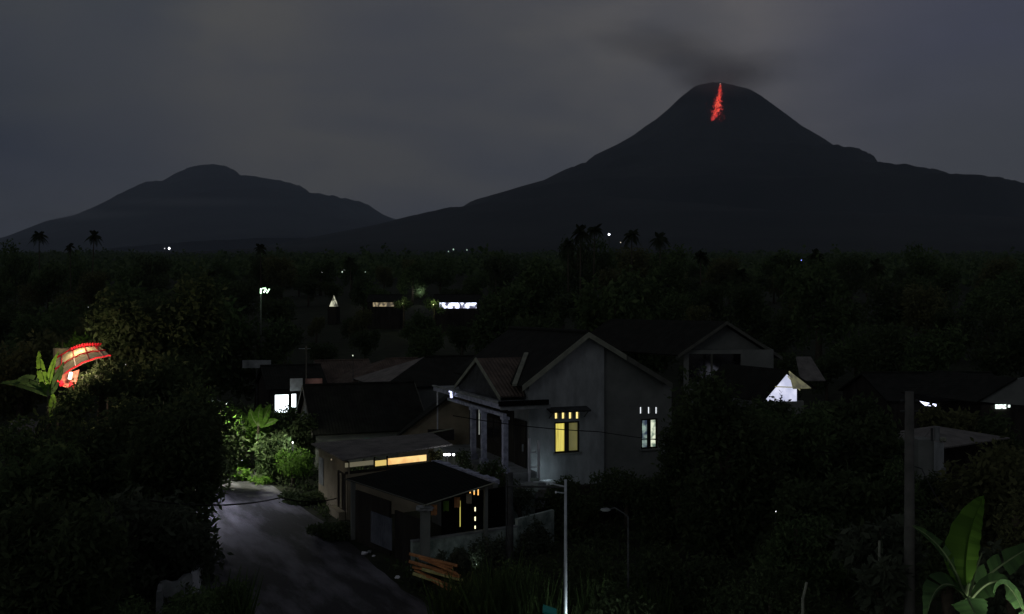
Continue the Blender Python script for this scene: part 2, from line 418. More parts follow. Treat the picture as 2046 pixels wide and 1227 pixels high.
# far air: haze box + ash smoke at the crater
def volbox(name, lo, hi, dens, col, aniso=0.0):
    b = MB(); c = (Vector(lo)+Vector(hi))/2; d = Vector(hi)-Vector(lo); b.box(c, d.x, d.y, d.z)
    m = bpy.data.materials.new(name); m.use_nodes = True; n = m.node_tree.nodes; n.clear()
    o = n.new('ShaderNodeOutputMaterial'); pv = n.new('ShaderNodeVolumePrincipled')
    pv.inputs['Density'].default_value = dens; pv.inputs['Color'].default_value = (*col, 1); pv.inputs['Anisotropy'].default_value = aniso
    m.node_tree.links.new(pv.outputs[0], o.inputs['Volume'])
    return b.build(name, m)
HAZE = True
if HAZE:
    o = volbox('haze', (-24000,-400,-900), (24000,22500,3300), 3.5e-5, (.7,.82,1.0)); tag(o, kind='stuff')
def mist():
    m = bpy.data.materials.new('slope_mist'); m.use_nodes = True; n = m.node_tree.nodes; l = m.node_tree.links; n.clear()
    o = n.new('ShaderNodeOutputMaterial'); pv = n.new('ShaderNodeVolumePrincipled'); pv.inputs['Color'].default_value = (.9,.93,.95,1)
    tc = n.new('ShaderNodeTexCoord'); ln = n.new('ShaderNodeVectorMath'); ln.operation = 'LENGTH'; l.new(tc.outputs['Object'], ln.inputs[0])
    mr = n.new('ShaderNodeMapRange'); mr.interpolation_type = 'SMOOTHSTEP'; l.new(ln.outputs['Value'], mr.inputs[0])
    mr.inputs[1].default_value = .1; mr.inputs[2].default_value = 1; mr.inputs[3].default_value = .00035; mr.inputs[4].default_value = 0
    l.new(mr.outputs[0], pv.inputs['Density']); l.new(pv.outputs[0], o.inputs['Volume'])
    for px, py, rx, rz, Y in ((160,430,1900,110,13200),(380,403,1500,90,13000)):
        b = MB(); b.blob((0,0,0), 1, 1, 1, 1, 0, 24, 14); ob = b.build('mist', m); ob.location = W(px, py, Y); ob.scale = (rx, 500, rz); tag(ob, kind='stuff', group='mist on the left mountain flank')
mist()
def smoke():
    m = bpy.data.materials.new('ash_smoke'); m.use_nodes = True; n = m.node_tree.nodes; l = m.node_tree.links; n.clear()
    o = n.new('ShaderNodeOutputMaterial'); pv = n.new('ShaderNodeVolumePrincipled'); pv.inputs['Color'].default_value = (.62,.58,.58,1)
    tc = n.new('ShaderNodeTexCoord')
    nz = n.new('ShaderNodeTexNoise'); nz.inputs['Scale'].default_value = 1.1; nz.inputs['Detail'].default_value = 3
    l.new(tc.outputs['Object'], nz.inputs['Vector'])
    ln = n.new('ShaderNodeVectorMath'); ln.operation = 'LENGTH'; l.new(tc.outputs['Object'], ln.inputs[0])
    mr = n.new('ShaderNodeMapRange'); mr.interpolation_type = 'SMOOTHSTEP'; l.new(ln.outputs['Value'], mr.inputs[0])
    mr.inputs[1].default_value = .2; mr.inputs[2].default_value = 1; mr.inputs[3].default_value = 1; mr.inputs[4].default_value = 0
    m2 = n.new('ShaderNodeMapRange'); l.new(nz.outputs['Fac'], m2.inputs[0]); m2.inputs[1].default_value = .25; m2.inputs[2].default_value = .75
    k = n.new('ShaderNodeMath'); k.operation = 'MULTIPLY'; l.new(mr.outputs[0], k.inputs[0]); l.new(m2.outputs[0], k.inputs[1])
    k2 = n.new('ShaderNodeMath'); k2.operation = 'MULTIPLY'; l.new(k.outputs[0], k2.inputs[0]); k2.inputs[1].default_value = .0022
    l.new(k2.outputs[0], pv.inputs['Density']); l.new(pv.outputs[0], o.inputs['Volume'])
    for i, (px, py, rx, rz, Y) in enumerate(((1440,160,640,190,8450),(1400,130,760,230,8600),(1480,140,760,260,8700),(1330,90,1000,260,8900))):
        b = MB(); b.blob((0,0,0), 1, 1, 1, i, 0, 24, 14)
        ob = b.build('ash_smoke', m); p = W(px, py, Y); ob.location = p; ob.scale = (rx, 380, rz); ob.rotation_euler.y = math.radians((3,15,-8,10)[i])
        tag(ob, kind='stuff', group='ash smoke over the crater')
smoke()

# ================================================================== VILLAGE
O0 = Vector((.95, 51.5, 0))
def H(t, s, z): return O0+V*t+U*s+Z*z
def HP(px, s=0.0):               # facade coordinate t seen at pixel column px, on the plane s
    k = (px-CX)/F; o = O0+U*s
    return (k*o.y-o.x)/(V.x-k*V.y)
def HZ(t, s, py): p = H(t, s, 0); return CH-(py-CY)/F*p.y
def hb(mb, t0, t1, s0, s1, z0, z1, mi=0):
    return mb.hexa([H(t0,s0,z0),H(t1,s0,z0),H(t1,s1,z0),H(t0,s1,z0)], [H(t0,s0,z1),H(t1,s0,z1),H(t1,s1,z1),H(t0,s1,z1)], mi)

# ---- road and verges
def road():
    rp = [(30,-.6),(33.1,-2.7),(37,-4.7),(41.4,-6.8),(47.7,-9.9),(54.7,-13.6),(62,-17.4),(70,-21.5),(80,-27)]
    lp = [(24,-10.2),(29,-10.6),(35,-12.0),(40,-13.3),(45,-15.0),(52,-18.2),(60,-21.9),(68,-26),(78,-31.5)]
    b = MB(); r = random.Random(2); n = 46
    def samp(P, t):
        x = t*(len(P)-1); i = min(int(x), len(P)-2); f = x-i
        return P[i][0]*(1-f)+P[i+1][0]*f, P[i][1]*(1-f)+P[i+1][1]*f
    rows = []
    for i in range(n+1):
        (yr, xr), (yl, xl) = samp(rp, i/n), samp(lp, i/n)
        xr += r.uniform(-.14,.14); xl += r.uniform(-.2,.2)
        rows.append([(xl+(xr-xl)*k/6, yl+(yr-yl)*k/6, .03+.05*math.sin(math.pi*k/6)) for k in range(7)])
    for a, c in zip(rows, rows[1:]):
        for k in range(6): b.poly([a[k], a[k+1], c[k+1], c[k]])
    o = b.build('road', M['asphalt'], smooth=True); tag(o, kind='structure')
road()

# ---- main gable house
house = thing('gable_house', H(4.5,5,0), 'pale two tone gable house with a lit yellow window and a lit white window', 'house')
TW = HP(1345); TC = HP(1207); AP = (3.47, 9.55); EL = (-.6, 6.65); ER = (8.95, 6.5)
FL = 2.0; LEN = 11.0
def roofz(t):
    return EL[1]+(AP[1]-EL[1])*(t-EL[0])/(AP[0]-EL[0]) if t < AP[0] else AP[1]+(ER[1]-AP[1])*(t-AP[0])/(ER[0]-AP[0])
def gable_wall():
    w1y, w2 = [], []
    b = MB(); th = .25
    # left paler part (s=0), right greyer part set back .18
    def panel(t0, t1, s, holes, mi):
        ts = sorted({t0, t1, *([AP[0]] if t0 < AP[0] < t1 else []), *[h[0] for h in holes], *[h[1] for h in holes]})
        for a, c in zip(ts, ts[1:]):
            cuts = sorted([(h[2], h[3]) for h in holes if h[0] <= a+1e-6 and h[1] >= c-1e-6])
            z = -.2
            for lo, hi in cuts+[(None, None)]:
                if lo is None:
                    za, zc = roofz(a)-.12, roofz(c)-.12
                    b.hexa([H(a,s,z),H(c,s,z),H(c,s+th,z),H(a,s+th,z)], [H(a,s,za),H(c,s,zc),H(c,s+th,zc),H(a,s+th,za)], mi)
                else:
                    hb(b, a, c, s, s+th, z, lo, mi); z = hi
    return b, panel
b, panel = gable_wall()
def hole(px0, px1, py0, py1, s): 
    t0, t1 = HP(px0, s), HP(px1, s); tm = (t0+t1)/2
    return (t0, t1, HZ(tm, s, py1), HZ(tm, s, py0))
W1 = hole(1108,1158,842,904,0); V1 = [hole(x-3,x+3,822,836,0) for x in (1112,1126,1140,1154)]
SR = .18
W2 = hole(1281,1314,836,896,SR); V2 = [hole(x-2,x+2,813,826,SR) for x in (1281,1297,1312)]
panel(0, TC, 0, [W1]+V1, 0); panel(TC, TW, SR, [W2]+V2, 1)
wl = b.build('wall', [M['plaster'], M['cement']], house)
b = MB(); hb(b, 0, .25, .25, LEN, 0, 6.6); hb(b, TW-.25, TW, SR+.25, LEN, 0, 6.4); hb(b, .25, TW-.25, LEN-.25, LEN, 0, 6.5)
b.build('side_wall', M['plaster'], house)
# main roof
b = MB()
b.slab([H(EL[0],-.45,EL[1]), H(AP[0],-.45,AP[1]), H(AP[0],LEN+.5,AP[1]), H(EL[0],LEN+.5,EL[1])], .12)
b.slab([H(AP[0],-.45,AP[1]), H(ER[0],-.45,ER[1]), H(ER[0],LEN+.5,ER[1]), H(AP[0],LEN+.5,AP[1])], .12)
rf = b.build('roof', M['dtile_u'], house)
b = MB(); b.tube([H(AP[0],-.46,AP[1]+.03), H(AP[0],LEN+.5,AP[1]+.03)], .13, 8); b.build('ridge_cap', M['dtile'], rf)
def rake(t0, z0, t1, z1, s, m, wd=.28):
    b = MB(); b.hexa([H(t0,s,z0-wd),H(t1,s,z1-wd),H(t1,s+.05,z1-wd),H(t0,s+.05,z0-wd)], [H(t0,s,z0+.04),H(t1,s,z1+.04),H(t1,s+.05,z1+.04),H(t0,s+.05,z0+.04)])
    return b.build('bargeboard', m, rf)
rake(EL[0], EL[1], AP[0], AP[1], -.51, M['barge'])
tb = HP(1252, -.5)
rake(AP[0], AP[1], tb, roofz(tb), -.51, M['barge']); rake(tb+.03, roofz(tb+.03), ER[0], ER[1], -.505, M['barge_dim'])  # right rake turns darker part way down
def window_at(hw, s, panes, mats, wname='window', mull=.16, fm='wood'):
    t0, t1, z0, z1 = hw; b = MB(); fr = .09
    hb(b, t0, t1, s+.03, s+.16, z0, z0+fr); hb(b, t0, t1, s+.03, s+.16, z1-fr, z1)
    hb(b, t0, t0+fr, s+.03, s+.16, z0+fr, z1-fr); hb(b, t1-fr, t1, s+.03, s+.16, z0+fr, z1-fr)
    inner = (t1-t0-2*fr-mull*(panes-1))/panes; 
    for k in range(panes-1):
        a = t0+fr+inner*(k+1)+mull*k; hb(b, a, a+mull, s+.03, s+.16, z0+fr, z1-fr)
    w = b.build(wname, M[fm], house)
    for k in range(panes):
        a = t0+fr+(inner+mull)*k; b = MB(); hb(b, a, a+inner, s+.11, s+.13, z0+fr, z1-fr); b.build('pane', mats[k], w)
    b = MB(); hb(b, t0-.1, t1+.1, s-.1, s+.05, z0-.1, z0); b.build('sill', M['cement'], w)
    return w
E = {}
E['yel'] = emis('lit_yellow_curtain', s2l(222,208,98), 1.0, s2l(158,140,56), 2.5, (4,4,.25), (.3,.7))
E['yel_dim'] = emis('dim_yellow_curtain', s2l(88,84,42), 1.0, s2l(58,56,30), 2.0, (1,1,.3), (.3,.7))
E['pale'] = emis('lit_pale_room', s2l(215,222,196), 1.0, s2l(90,110,96), 2.2, contrast=(.4,.56))
E['pale_dim'] = emis('dim_blue_room', s2l(130,150,140), 1.0, s2l(38,48,66), 2.2, contrast=(.38,.62))
E['vent_warm'] = emis('lit_vent_warm', s2l(250,225,140), 1.2); E['vent_white'] = emis('lit_vent_white', (.9,.95,1), 1.1)
window_at(W1, 0, 2, [E['yel'], E['yel_dim']], mull=.26)
window_at(W2, SR, 2, [E['pale_dim'], E['pale']], mull=.22)
b = MB(); hb(b, W2[0]+.1, W2[1]-.1, SR+.04, SR+.1, W2[2]+.52, W2[2]+.56); b.build('window_bar', M['wood'], house)
for hs, s, m in ((V1, 0, E['vent_warm']), (V2, SR, E['vent_white'])):
    for h in hs:
        b = MB(); k = .18*(h[1]-h[0]); hb(b, h[0]+k, h[1]-k, s+.1, s+.12, h[2], h[3]); b.build('vent', m, house)
# awning over the yellow window: small sloped slab on two brackets
t0, t1 = HP(1098, -.4), HP(1178, -.4); za = HZ(2, 0, 813)
b = MB(); b.slab([H(t0,-.62,za-.16), H(t1,-.62,za-.16), H(t1,0,za+.02), H(t0,0,za+.02)], .09); aw = b.build('awning', M['darkmetal'], house)
for t in (t0+.15, t1-.15):
    b = MB(); b.tube([H(t,-.5,za-.26), H(t,-.03,za-.6)], .03, 6); b.build('bracket', M['darkmetal'], aw)

# porch gable
Rt, Lt, As = .53, 7.7, 4.1; tz = -1.5; zf, zp = 6.2, 7.98
b = MB()
b.slab([H(tz-.15,Rt-.3,zf-.12), H(tz-.15,As,zp), H(1.5,As,zp), H(-.2,Rt-.3,zf-.12)], .1)
b.slab([H(tz-.15,As,zp), H(tz-.15,Lt+.3,zf-.12), H(-.2,Lt+.3,zf-.12), H(1.5,As,zp)], .1)
pr = b.build('porch_roof', M['tile'], house)
b = MB(); b.hexa([H(tz,Rt,5.86),H(tz,Lt,5.86),H(tz+.12,Lt,5.86),H(tz+.12,Rt,5.86)], [H(tz,Rt,5.98),H(tz,Lt,5.98),H(tz+.12,Lt,5.98),H(tz+.12,Rt,5.98)])
b.hexa([H(tz,Rt,5.98),H(tz,As,5.98),H(tz+.12,As,5.98),H(tz+.12,Rt,5.98)], [H(tz,Rt,6.08),H(tz,As,zp-.2),H(tz+.12,As,zp-.2),H(tz+.12,Rt,6.08)])
b.hexa([H(tz,As,5.98),H(tz,Lt,5.98),H(tz+.12,Lt,5.98),H(tz+.12,As,5.98)], [H(tz,As,zp-.2),H(tz,Lt,6.08),H(tz+.12,Lt,6.08),H(tz+.12,As,zp-.2)])
b.build('porch_gable', M['darkmetal'], pr)
for s0, s1 in ((Rt-.35, As), (Lt+.35, As)):
    b = MB(); q = tz-.2
    b.hexa([H(q,s0,zf-.36),H(q,s1,zp-.2),H(q+.06,s1,zp-.2),H(q+.06,s0,zf-.36)], [H(q,s0,zf-.14),H(q,s1,zp+.04),H(q+.06,s1,zp+.04),H(q+.06,s0,zf-.14)]); b.build('bargeboard', M['barge'], pr)
# valley / verge tiles (stepped pale strip)
b = MB(); n = 11; A_, B_ = H(-.75,.3,6.55), H(1.35,3.6,8.1)
for k in range(n):
    c = A_.lerp(B_, (k+.5)/n)+Z*.12; d = (B_-A_).normalized(); b.box(c, .42, .28, .12, d, V, Z)
b.build('verge_tiles', M['barge'], pr)
# L-shaped concrete canopy, stepped edge
b = MB(); hb(b, -2.0, 0, -.95, 11, 5.5, 5.8); hb(b, 0, .6, -.95, -.02, 5.5, 5.8)
cn = b.build('canopy', M['concrete'], house)
b = MB(); hb(b, -2.12, -2.01, -.96, 11.1, 5.5, 5.86); b.build('fascia', M['column'], cn)
b = MB(); hb(b, -2.2, .7, -1.14, -.97, 5.66, 5.93); b.build('brim', M['blacksheet'], cn)
b = MB(); r = random.Random(6); t = -2.1
while t < .55:
    w_ = r.uniform(.25,.5); hb(b, t, t+w_, -1.05, -.96, 5.42+r.uniform(-.05,.05), 5.655); t += w_+.004
b.build('stained_edge', M['concrete'], cn)
b = MB(); r = random.Random(8)
for k in range(46):
    s_ = -.9+k*.26; hb(b, -2.24, -2.125, s_, s_+.25, 5.78+r.uniform(0,.05), 5.87+r.uniform(0,.07))
b.build('edge_tiles', M['concrete'], cn)
b = MB(); hb(b, -1.86, -1.66, -.8, 9, 5.05, 5.22); b.build('porch_beam', M['column'], house)
for px, s in ((1013,-.78),(968,2.54),(947,4.35)):
    b = MB(); t = -1.75; w = .14
    hb(b, t-w, t+w, s-w, s+w, FL, 5.05); hb(b, t-w-.07, t+w+.07, s-w-.07, s+w+.07, FL-.001, FL+.3); hb(b, t-w-.06, t+w+.06, s-w-.06, s+w+.06, 4.9, 5.06)
    b.build('column', M['column'], house)
b = MB(); hb(b, -2.3, -.001, -1.1, 11, .2, FL); b.build('porch_floor', M['concrete'], house)
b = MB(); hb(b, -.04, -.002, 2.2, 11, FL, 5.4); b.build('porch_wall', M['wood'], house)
def doorish(s0, s1, z1, nm, m, z0=FL):
    b = MB(); hb(b, -.12, -.042, s0, s1, z0, z1); return b.build(nm, m, house)
d = doorish(.25, 1.9, 4.6, 'door', M['wood']); b = MB(); hb(b, -.2, -.121, .5, .56, 2.9, 3.3); b.build('handle', M['metal'], d)
w = doorish(4.0, 6.4, 4.4, 'window', M['wood'], 2.7)
for s in (4.15, 5.3):
    b = MB(); hb(b, -.14, -.121, s, s+.95, 2.85, 4.25); b.build('pane', M['glassdark'], w)
b = MB(); b.tube([H(-2.06,10.4,5.5), H(-2.06,10.4,2.0)], .05, 8); b.build('downpipe', M['white'], house)
b = MB(); b.tube([H(-.08,7.9,4.6), H(-.08,7.9,2.9)], .03, 6); b.build('light_slit', emis('slit', (.5,.55,.5), .35), house)
# glowing blobs added as bluish lamplight glints on the canopy fascia
lp = W(902, 789, 57.4)
b = MB(); b.blob(lp, .1, .1, .17, 1, .3); b.blob(lp+Vector((.25,0,.22)), .12, .06, .05, 2, .3); b.blob(lp+Vector((.0,0,.22)), .16, .06, .06, 3, .3)
o = b.build('canopy_shine', emis('blue_white_glint', (.62,.66,1), 1.5), house)

def lamp_light(name, loc, energy, color, parent, radius=.15, spot=None):
    l = bpy.data.lights.new(name, 'SPOT' if spot else 'POINT'); l.energy = energy; l.color = color; l.shadow_soft_size = radius
    o = bpy.data.objects.new(name, l); COL.objects.link(o); o.location = loc
    if spot: l.spot_size = spot[0]; l.spot_blend = .9; o.rotation_euler = Vector(spot[1]).to_track_quat('-Z','Y').to_euler()
    if parent is not None:
        o.parent = parent; o.matrix_parent_inverse = Matrix.Translation(-parent.location)
    return o
lamp_light('canopy_glow', lp+Vector((.3,-.6,.25)), 6, (.65,.7,1), house)
# bright little porch lamps seen at the left end of the terrace
tl = thing('terrace_lamp', W(893, 908, 50), 'small double white lamp shining at the end of the porch terrace', 'lamp')
b = MB(); b.tube([tl.location-Z*1.4, tl.location-Z*.05], .03, 6); b.build('post', M['darkmetal'], tl)
for dx in (-.1, .1, .36):
    b = MB(); b.blob(tl.location+Vector((dx,0,0)), .1 if dx < .3 else .06, .08, .06, 1, .1); b.build('bulb', emis('bulb_w', (.95,.95,1), 6), tl)
lamp_light('terrace_glow', tl.location+Vector((.2,-.3,.1)), 12, (.85,.87,1), tl)
# ground floodlight washing the foot of the gable wall
gl = thing('wall_washer', H(.6,-1.0,1.1), 'low garden lamp washing the foot of the pale gable wall', 'lamp')
b = MB(); b.tube([H(.6,-1.0,0), H(.6,-1.0,1.1)], .04, 6); b.box(H(.6,-1.0,1.15), .22,.12,.12, V, U, Z); b.build('post', M['darkmetal'], gl)
lamp_light('wall_glow', H(.55,-1.0,1.9), 14, (.72,.88,1), gl, .3)
# gate posts and railing beside the wall
b = MB()
for t, z1 in ((-.55,3.9),(.0,3.75)): hb(b, t-.05, t+.05, -1.4, -1.26, FL-1.4, z1)
for z in (2.3, 3.1): hb(b, -.48, -.07, -1.36, -1.3, z, z+.06)
g = b.build('gate', M['white']); tag(g, 'short white barred gate between two posts beside the porch door', 'gate')
# porch front: low steps / platform in pale concrete
b = MB(); hb(b, -1.6, .8, -2.6, -1.12, 0, 1.55); hb(b, -1.7, -.2, -2.75, -2.62, 1.2, 1.75)
g = b.build('porch_platform', M['concrete']); tag(g, 'pale concrete landing in front of the porch columns', 'landing')

# ---- yard wall in front of the house (greenish), retaining the plot
def wallbox(mb, a, c, z0, z1, th=.2):
    a = Vector((a[0],a[1],0)); c = Vector((c[0],c[1],0)); d = (c-a).normalized(); n = Vector((-d.y,d.x,0))*th/2
    mb.hexa([a-n+Z*z0, c-n+Z*z0, c+n+Z*z0, a+n+Z*z0], [a-n+Z*z1, c-n+Z*z1, c+n+Z*z1, a+n+Z*z1]); return mb
yw = thing('yard_wall', (2.5,46,0), 'greenish grey plaster yard wall with a small dark opening below the gable house', 'wall')
b = MB(); wallbox(b, W(1003,1000,45.6)[:2], W(1068,1000,46)[:2], 0, 1.9); b.build('wall', M['block'], yw); b = MB(); wallbox(b, W(1070,1000,46)[:2], W(1300,1000,49)[:2], 0, .95); b.build('low_wall', M['wood'], yw)
for px, z1 in ((1003,2.0),(1068,2.35),(1120,1.75)):
    p = W(px, 1000, 45.6+(px-1003)*.0115); b = MB(); b.box((p.x,p.y-.12,z1/2), .34,.34,z1); b.box((p.x,p.y-.12,z1+.04), .44,.44,.09); b.build('pillar', M['block'], yw)
b = MB(); a = W(1070,995,45.2); c = W(1122,995,45.6); b.slab([a, c, c+Vector((0,1.1,.2)), a+Vector((0,1.1,.2))], .08, n=(0,0,1)); b.build('hood', M['darkmetal'], yw)
b = MB(); hb(b, 1.1, TW, -.5, -.02, 0, .9); g = b.build('plinth', M['wood'], house)

# ---- near shed beside the road (black sheet roof)
sA, sB, sC, sD = Vector((-7.9,44,2.85)), Vector((-3.57,38.2,2.85)), Vector((-.82,40.0,3.4)), Vector((-3.9,46.0,3.35))
shed = thing('open_shed', (-4,41,0), 'open roadside shed with a black sheet roof edged in pale metal', 'shed')
b = MB(); b.slab([sA, sB, sC, sD], .07); rf = b.build('roof', M['blacksheet'], shed)
for a, c in ((sA,sB),(sB,sC)):
    b = MB(); d = (c-a).normalized(); b.tube([a-Z*.02-d*.1, c-Z*.02+d*.1], .03, 6); b.build('gutter', M['barge_dim'] if a is sA else M['barge'], rf)
def inset(p, q, t): return p.lerp(q, t)
cen = (sA+sB+sC+sD)/4
for p, w in ((sB,.34),(sA,.2),(sC,.16)):
    q = p.lerp(cen, .1); b = MB(); b.box((q.x,q.y,(p.z-.1)/2), w, w, p.z-.12, V, U, Z); b.build('pillar', M['cement'], shed)
q = sB.lerp(cen,.1); b = MB(); b.blob((q.x,q.y-.2,2.66), .34,.2,.13, 3, .35); b.build('capital', M['concrete'], shed)
b = MB(); a, c = sA.lerp(cen,.1), sB.lerp(cen,.1)
wallbox(b, a.lerp(c,.05)[:2], a.lerp(c,.55)[:2], 0, 2.4, .1); b.build('side_wall', M['wood'], shed)
b = MB(); off = Vector((-.16,-.1,0)); p0 = a.lerp(c,.33)+off; p1 = a.lerp(c,.62)+off
wallbox(b, p0[:2], p1[:2], .35, 1.75, .04); b.build('panel', M['corr'], shed)
b = MB(); wallbox(b, a.lerp(c,.62)[:2], a.lerp(c,.97)[:2], 0, 2.1, .1); b.build('door', M['wood'], shed)
# low block wall in front, dark boarded screen above with light leaking through slits
f0, f1 = G(822,1137,0), Vector((0.2,41.3,0)); f0.y = 38.6; f0.x = (822-CX)/F*38.6
lw = thing('block_wall', (-2,40,0), 'low grey block wall under the front of the roadside shed', 'wall')
b = MB(); wallbox(b, f0[:2], f1[:2], 0, 1.2, .18); wallbox(b, f1[:2], (1.9,43.2), 0, 1.55, .18); b.build('wall', M['block'], lw)
b = MB(); wallbox(b, f0[:2], f1[:2], 1.2, 1.27, .24); b.build('coping', M['concrete'], lw)
sc = thing('board_screen', (-1,41.4,0), 'black boarded screen behind the block wall with light leaking through its slits', 'screen')
b = MB(); g0 = Vector((-3.0,39.6,0)); g1 = Vector((-.1,41.9,0)); wallbox(b, g0[:2], g1[:2], 1.0, 2.9, .08); b.build('boards', M['blacksheet'], sc)
dg = (g1-g0).normalized(); ng = Vector((dg.y,-dg.x,0))
def slit(px, y0, y1, m, w=.035):
    k = (px-CX)/F; t = (k*g0.y-g0.x)/(dg.x-k*dg.y); p = g0+dg*t+ng*.05; a = CH-(y1-CY)/F*p.y; c = CH-(y0-CY)/F*p.y
    b = MB(); b.box((p.x,p.y,(a+c)/2), w, .02, c-a, dg, ng, Z); b.build('light_gap', m, sc)
ys_ = emis('slit_yellow', s2l(190,180,90), .9); yo = emis('slit_orange', s2l(255,190,100), 1.1); yw_ = emis('slit_white', s2l(255,245,200), 1.4)
slit(918,1000,1052,ys_,.03)
for px, y0, y1, m in ((938,975,985,yo),(946,974,981,yw_),(946,982,988,yo),(954,977,989,yo),(948,1013,1021,yw_),(948,1032,1040,yw_),(948,1050,1056,yw_)): slit(px, y0, y1, m, .05)
# hanging washing / plants under the eave
for i, (px, py, m) in enumerate(((832,1000,'plank'),(853,1000,'leaf_bright'),(874,998,'plank'),(842,1001,'warmwall'))):
    p = sB.lerp(sC, .12+.17*i)+Vector((0,.15,-.35)); b = MB(); r = random.Random(i)
    pts = [p+V*(-.13+.26*k/4)+U*r.uniform(-.04,.04) for k in range(5)]
    for a, c in zip(pts, pts[1:]): b.poly([a-Z*(.2+r.uniform(0,.06)), c-Z*(.2+r.uniform(0,.06)), c+Z*.2, a+Z*.2])
    o = b.build('hanging_cloth', M[m]); tag(o, ('brown','yellow green','rust brown','beige')[i]+' cloth hanging under the front eave of the black roofed shed', 'cloth', 'cloths hanging under the shed eave')
# light under the shed (the place has a weak bulb)
sb = thing('shed_bulb', (-2.4,41.2,2.75), 'weak bare bulb under the black shed roof', 'lamp')
b = MB(); b.blob((-2.4,41.2,2.7), .04,.04,.06,1,.05); b.build('bulb', emis('bulb_warm', (1,.75,.4), 2), sb)
lamp_light('bulb_glow', (-2.4,40.6,2.5), 1.5, (1,.78,.5), sb, .1)

# ---- ridge coping and planter wall between shed and porch
cp = thing('coping_wall', (-2.4,44,0), 'long rough coping wall glinting violet between shed roof and porch', 'wall')
b = MB(); c0, c1 = W(868,922,47.4), W(990,966,42); c0.z = 3.25; c1.z = 3.1
wallbox(b, c0[:2], c1[:2], 0, 3.0, .25); b.build('wall', M['cement'], cp)
b = MB(); n = 17; r = random.Random(9); d = (c1-c0).normalized()
for k in range(n):
    p = c0.lerp(c1, (k+.5)/n); p.z = 3.08+r.uniform(-.03,.05); b.box(p, .36, .42+r.uniform(-.08,.08), .14+r.uniform(0,.08), d+Z*r.uniform(-.12,.12), Vector((-d.y,d.x,0)), Z)
b.build('coping', M['column'], cp)  # lilac tone stands in for violet lamplight on the coping

# ---- grey roofed shed behind
kA, kB, kC, kD = Vector((-11.5,53,3.2)), Vector((-8.65,47.3,3.2)), Vector((-3.3,51.0,3.45)), Vector((-4.75,55.3,3.5))
s2 = thing('grey_shed', (-7,51,0), 'grey sheet roofed shed with a lit strip under its front eave', 'shed')
b = MB(); b.slab([kA, kB, kC, kD], .08); b.build('roof', M['asbestos'], s2)
cen = (kA+kB+kC+kD)/4; wa, wb, wc = kA.lerp(cen,.12), kB.lerp(cen,.12), kC.lerp(cen,.12)
b = MB(); wallbox(b, wa[:2], wb[:2], 0, 3.0, .15); wallbox(b, wb[:2], wc[:2], 0, 2.35, .15); b.build('wall', M['warmwall'], s2)
dd = (wc-wb).normalized(); nn = Vector((dd.y,-dd.x,0)); 
def strip(px0, px1, z0, z1, m, par=s2, nm='light_strip'):
    def tt(px): k = (px-CX)/F; return (k*wb.y-wb.x)/(dd.x-k*dd.y)
    a, c = wb+dd*tt(px0), wb+dd*tt(px1); b = MB()
    b.hexa([a+nn*.0+Z*(z0-a.z), c+Z*(z0-c.z), c-nn*.05+Z*(z0-c.z), a-nn*.05+Z*(z0-a.z)], [a+Z*(z1-a.z), c+Z*(z1-c.z), c-nn*.05+Z*(z1-c.z), a-nn*.05+Z*(z1-a.z)]); return b.build(nm, m, par)
strip(690,746,2.72,2.95, emis('dim_strip', s2l(88,84,66), 1)); strip(750,772,2.62,2.9, emis('lit_strip_a', s2l(205,178,100), 1)); strip(776,852,2.62,2.95, emis('lit_strip_b', s2l(245,205,130), 1.05, s2l(222,172,105), 1.5))
for px in (748.5, 774):
    strip(px-1.2, px+1.2, 2.5, 3.1, M['wood'], nm='post')
strip(690,856,2.36,2.5, M['wood'], nm='rail')
# doorway, curtain, pale poster and bench end on the road side
d2 = (wb-wa).normalized(); n2 = Vector((-d2.y,d2.x,0)) if Vector((-d2.y,d2.x,0)).x < 0 else Vector((d2.y,-d2.x,0))
def onside(t0, t1, z0, z1, m, nm, o=.1, th=.05):
    a = wa.lerp(wb,t0)+n2*o; c = wa.lerp(wb,t1)+n2*o; a.z = c.z = 0; b = MB(); wallbox(b, a[:2], c[:2], z0, z1, th); return b.build(nm, m, s2)
onside(.72,.96,.35,2.35,M['wood'],'doorway'); 
for k, (t0, t1) in enumerate(((.7,.76),(.84,.9))): onside(t0,t1,.5,2.3,M['warmwall'],'curtain',.17,.04)
onside(.03,.2,1.0,2.5,M['concrete'],'poster',.1,.02); onside(.62,.98,.0,.42,M['warmwall'],'step',.3,.35)
pv = bpy.data.lights.new('x','POINT'); bpy.data.lights.remove(pv)
b = MB(); p = wa.lerp(wb,.75)+n2*.5; p.z = 2.85; p.z = 2.95; b.blob(p, .035,.035,.05,1,.05); ob = b.build('bulb', emis('added_bulb', (1,.8,.5), .15), s2)  # unseen bulb added as a source for the wall's warm light
lamp_light('shed_glow', p+n2*.9-Z*.1, 2.4, (1,.85,.6), s2, .15)
b = MB(); p = W(738,877,55); b.box(p, .55,.3,.1); o = b.build('green_basin', mat('green_plastic', (.02,.35,.2), None, 3, .4)); tag(o, 'small green plastic basin lying on the back edge of the grey roof', 'basin')
o.location = (0,0,0)

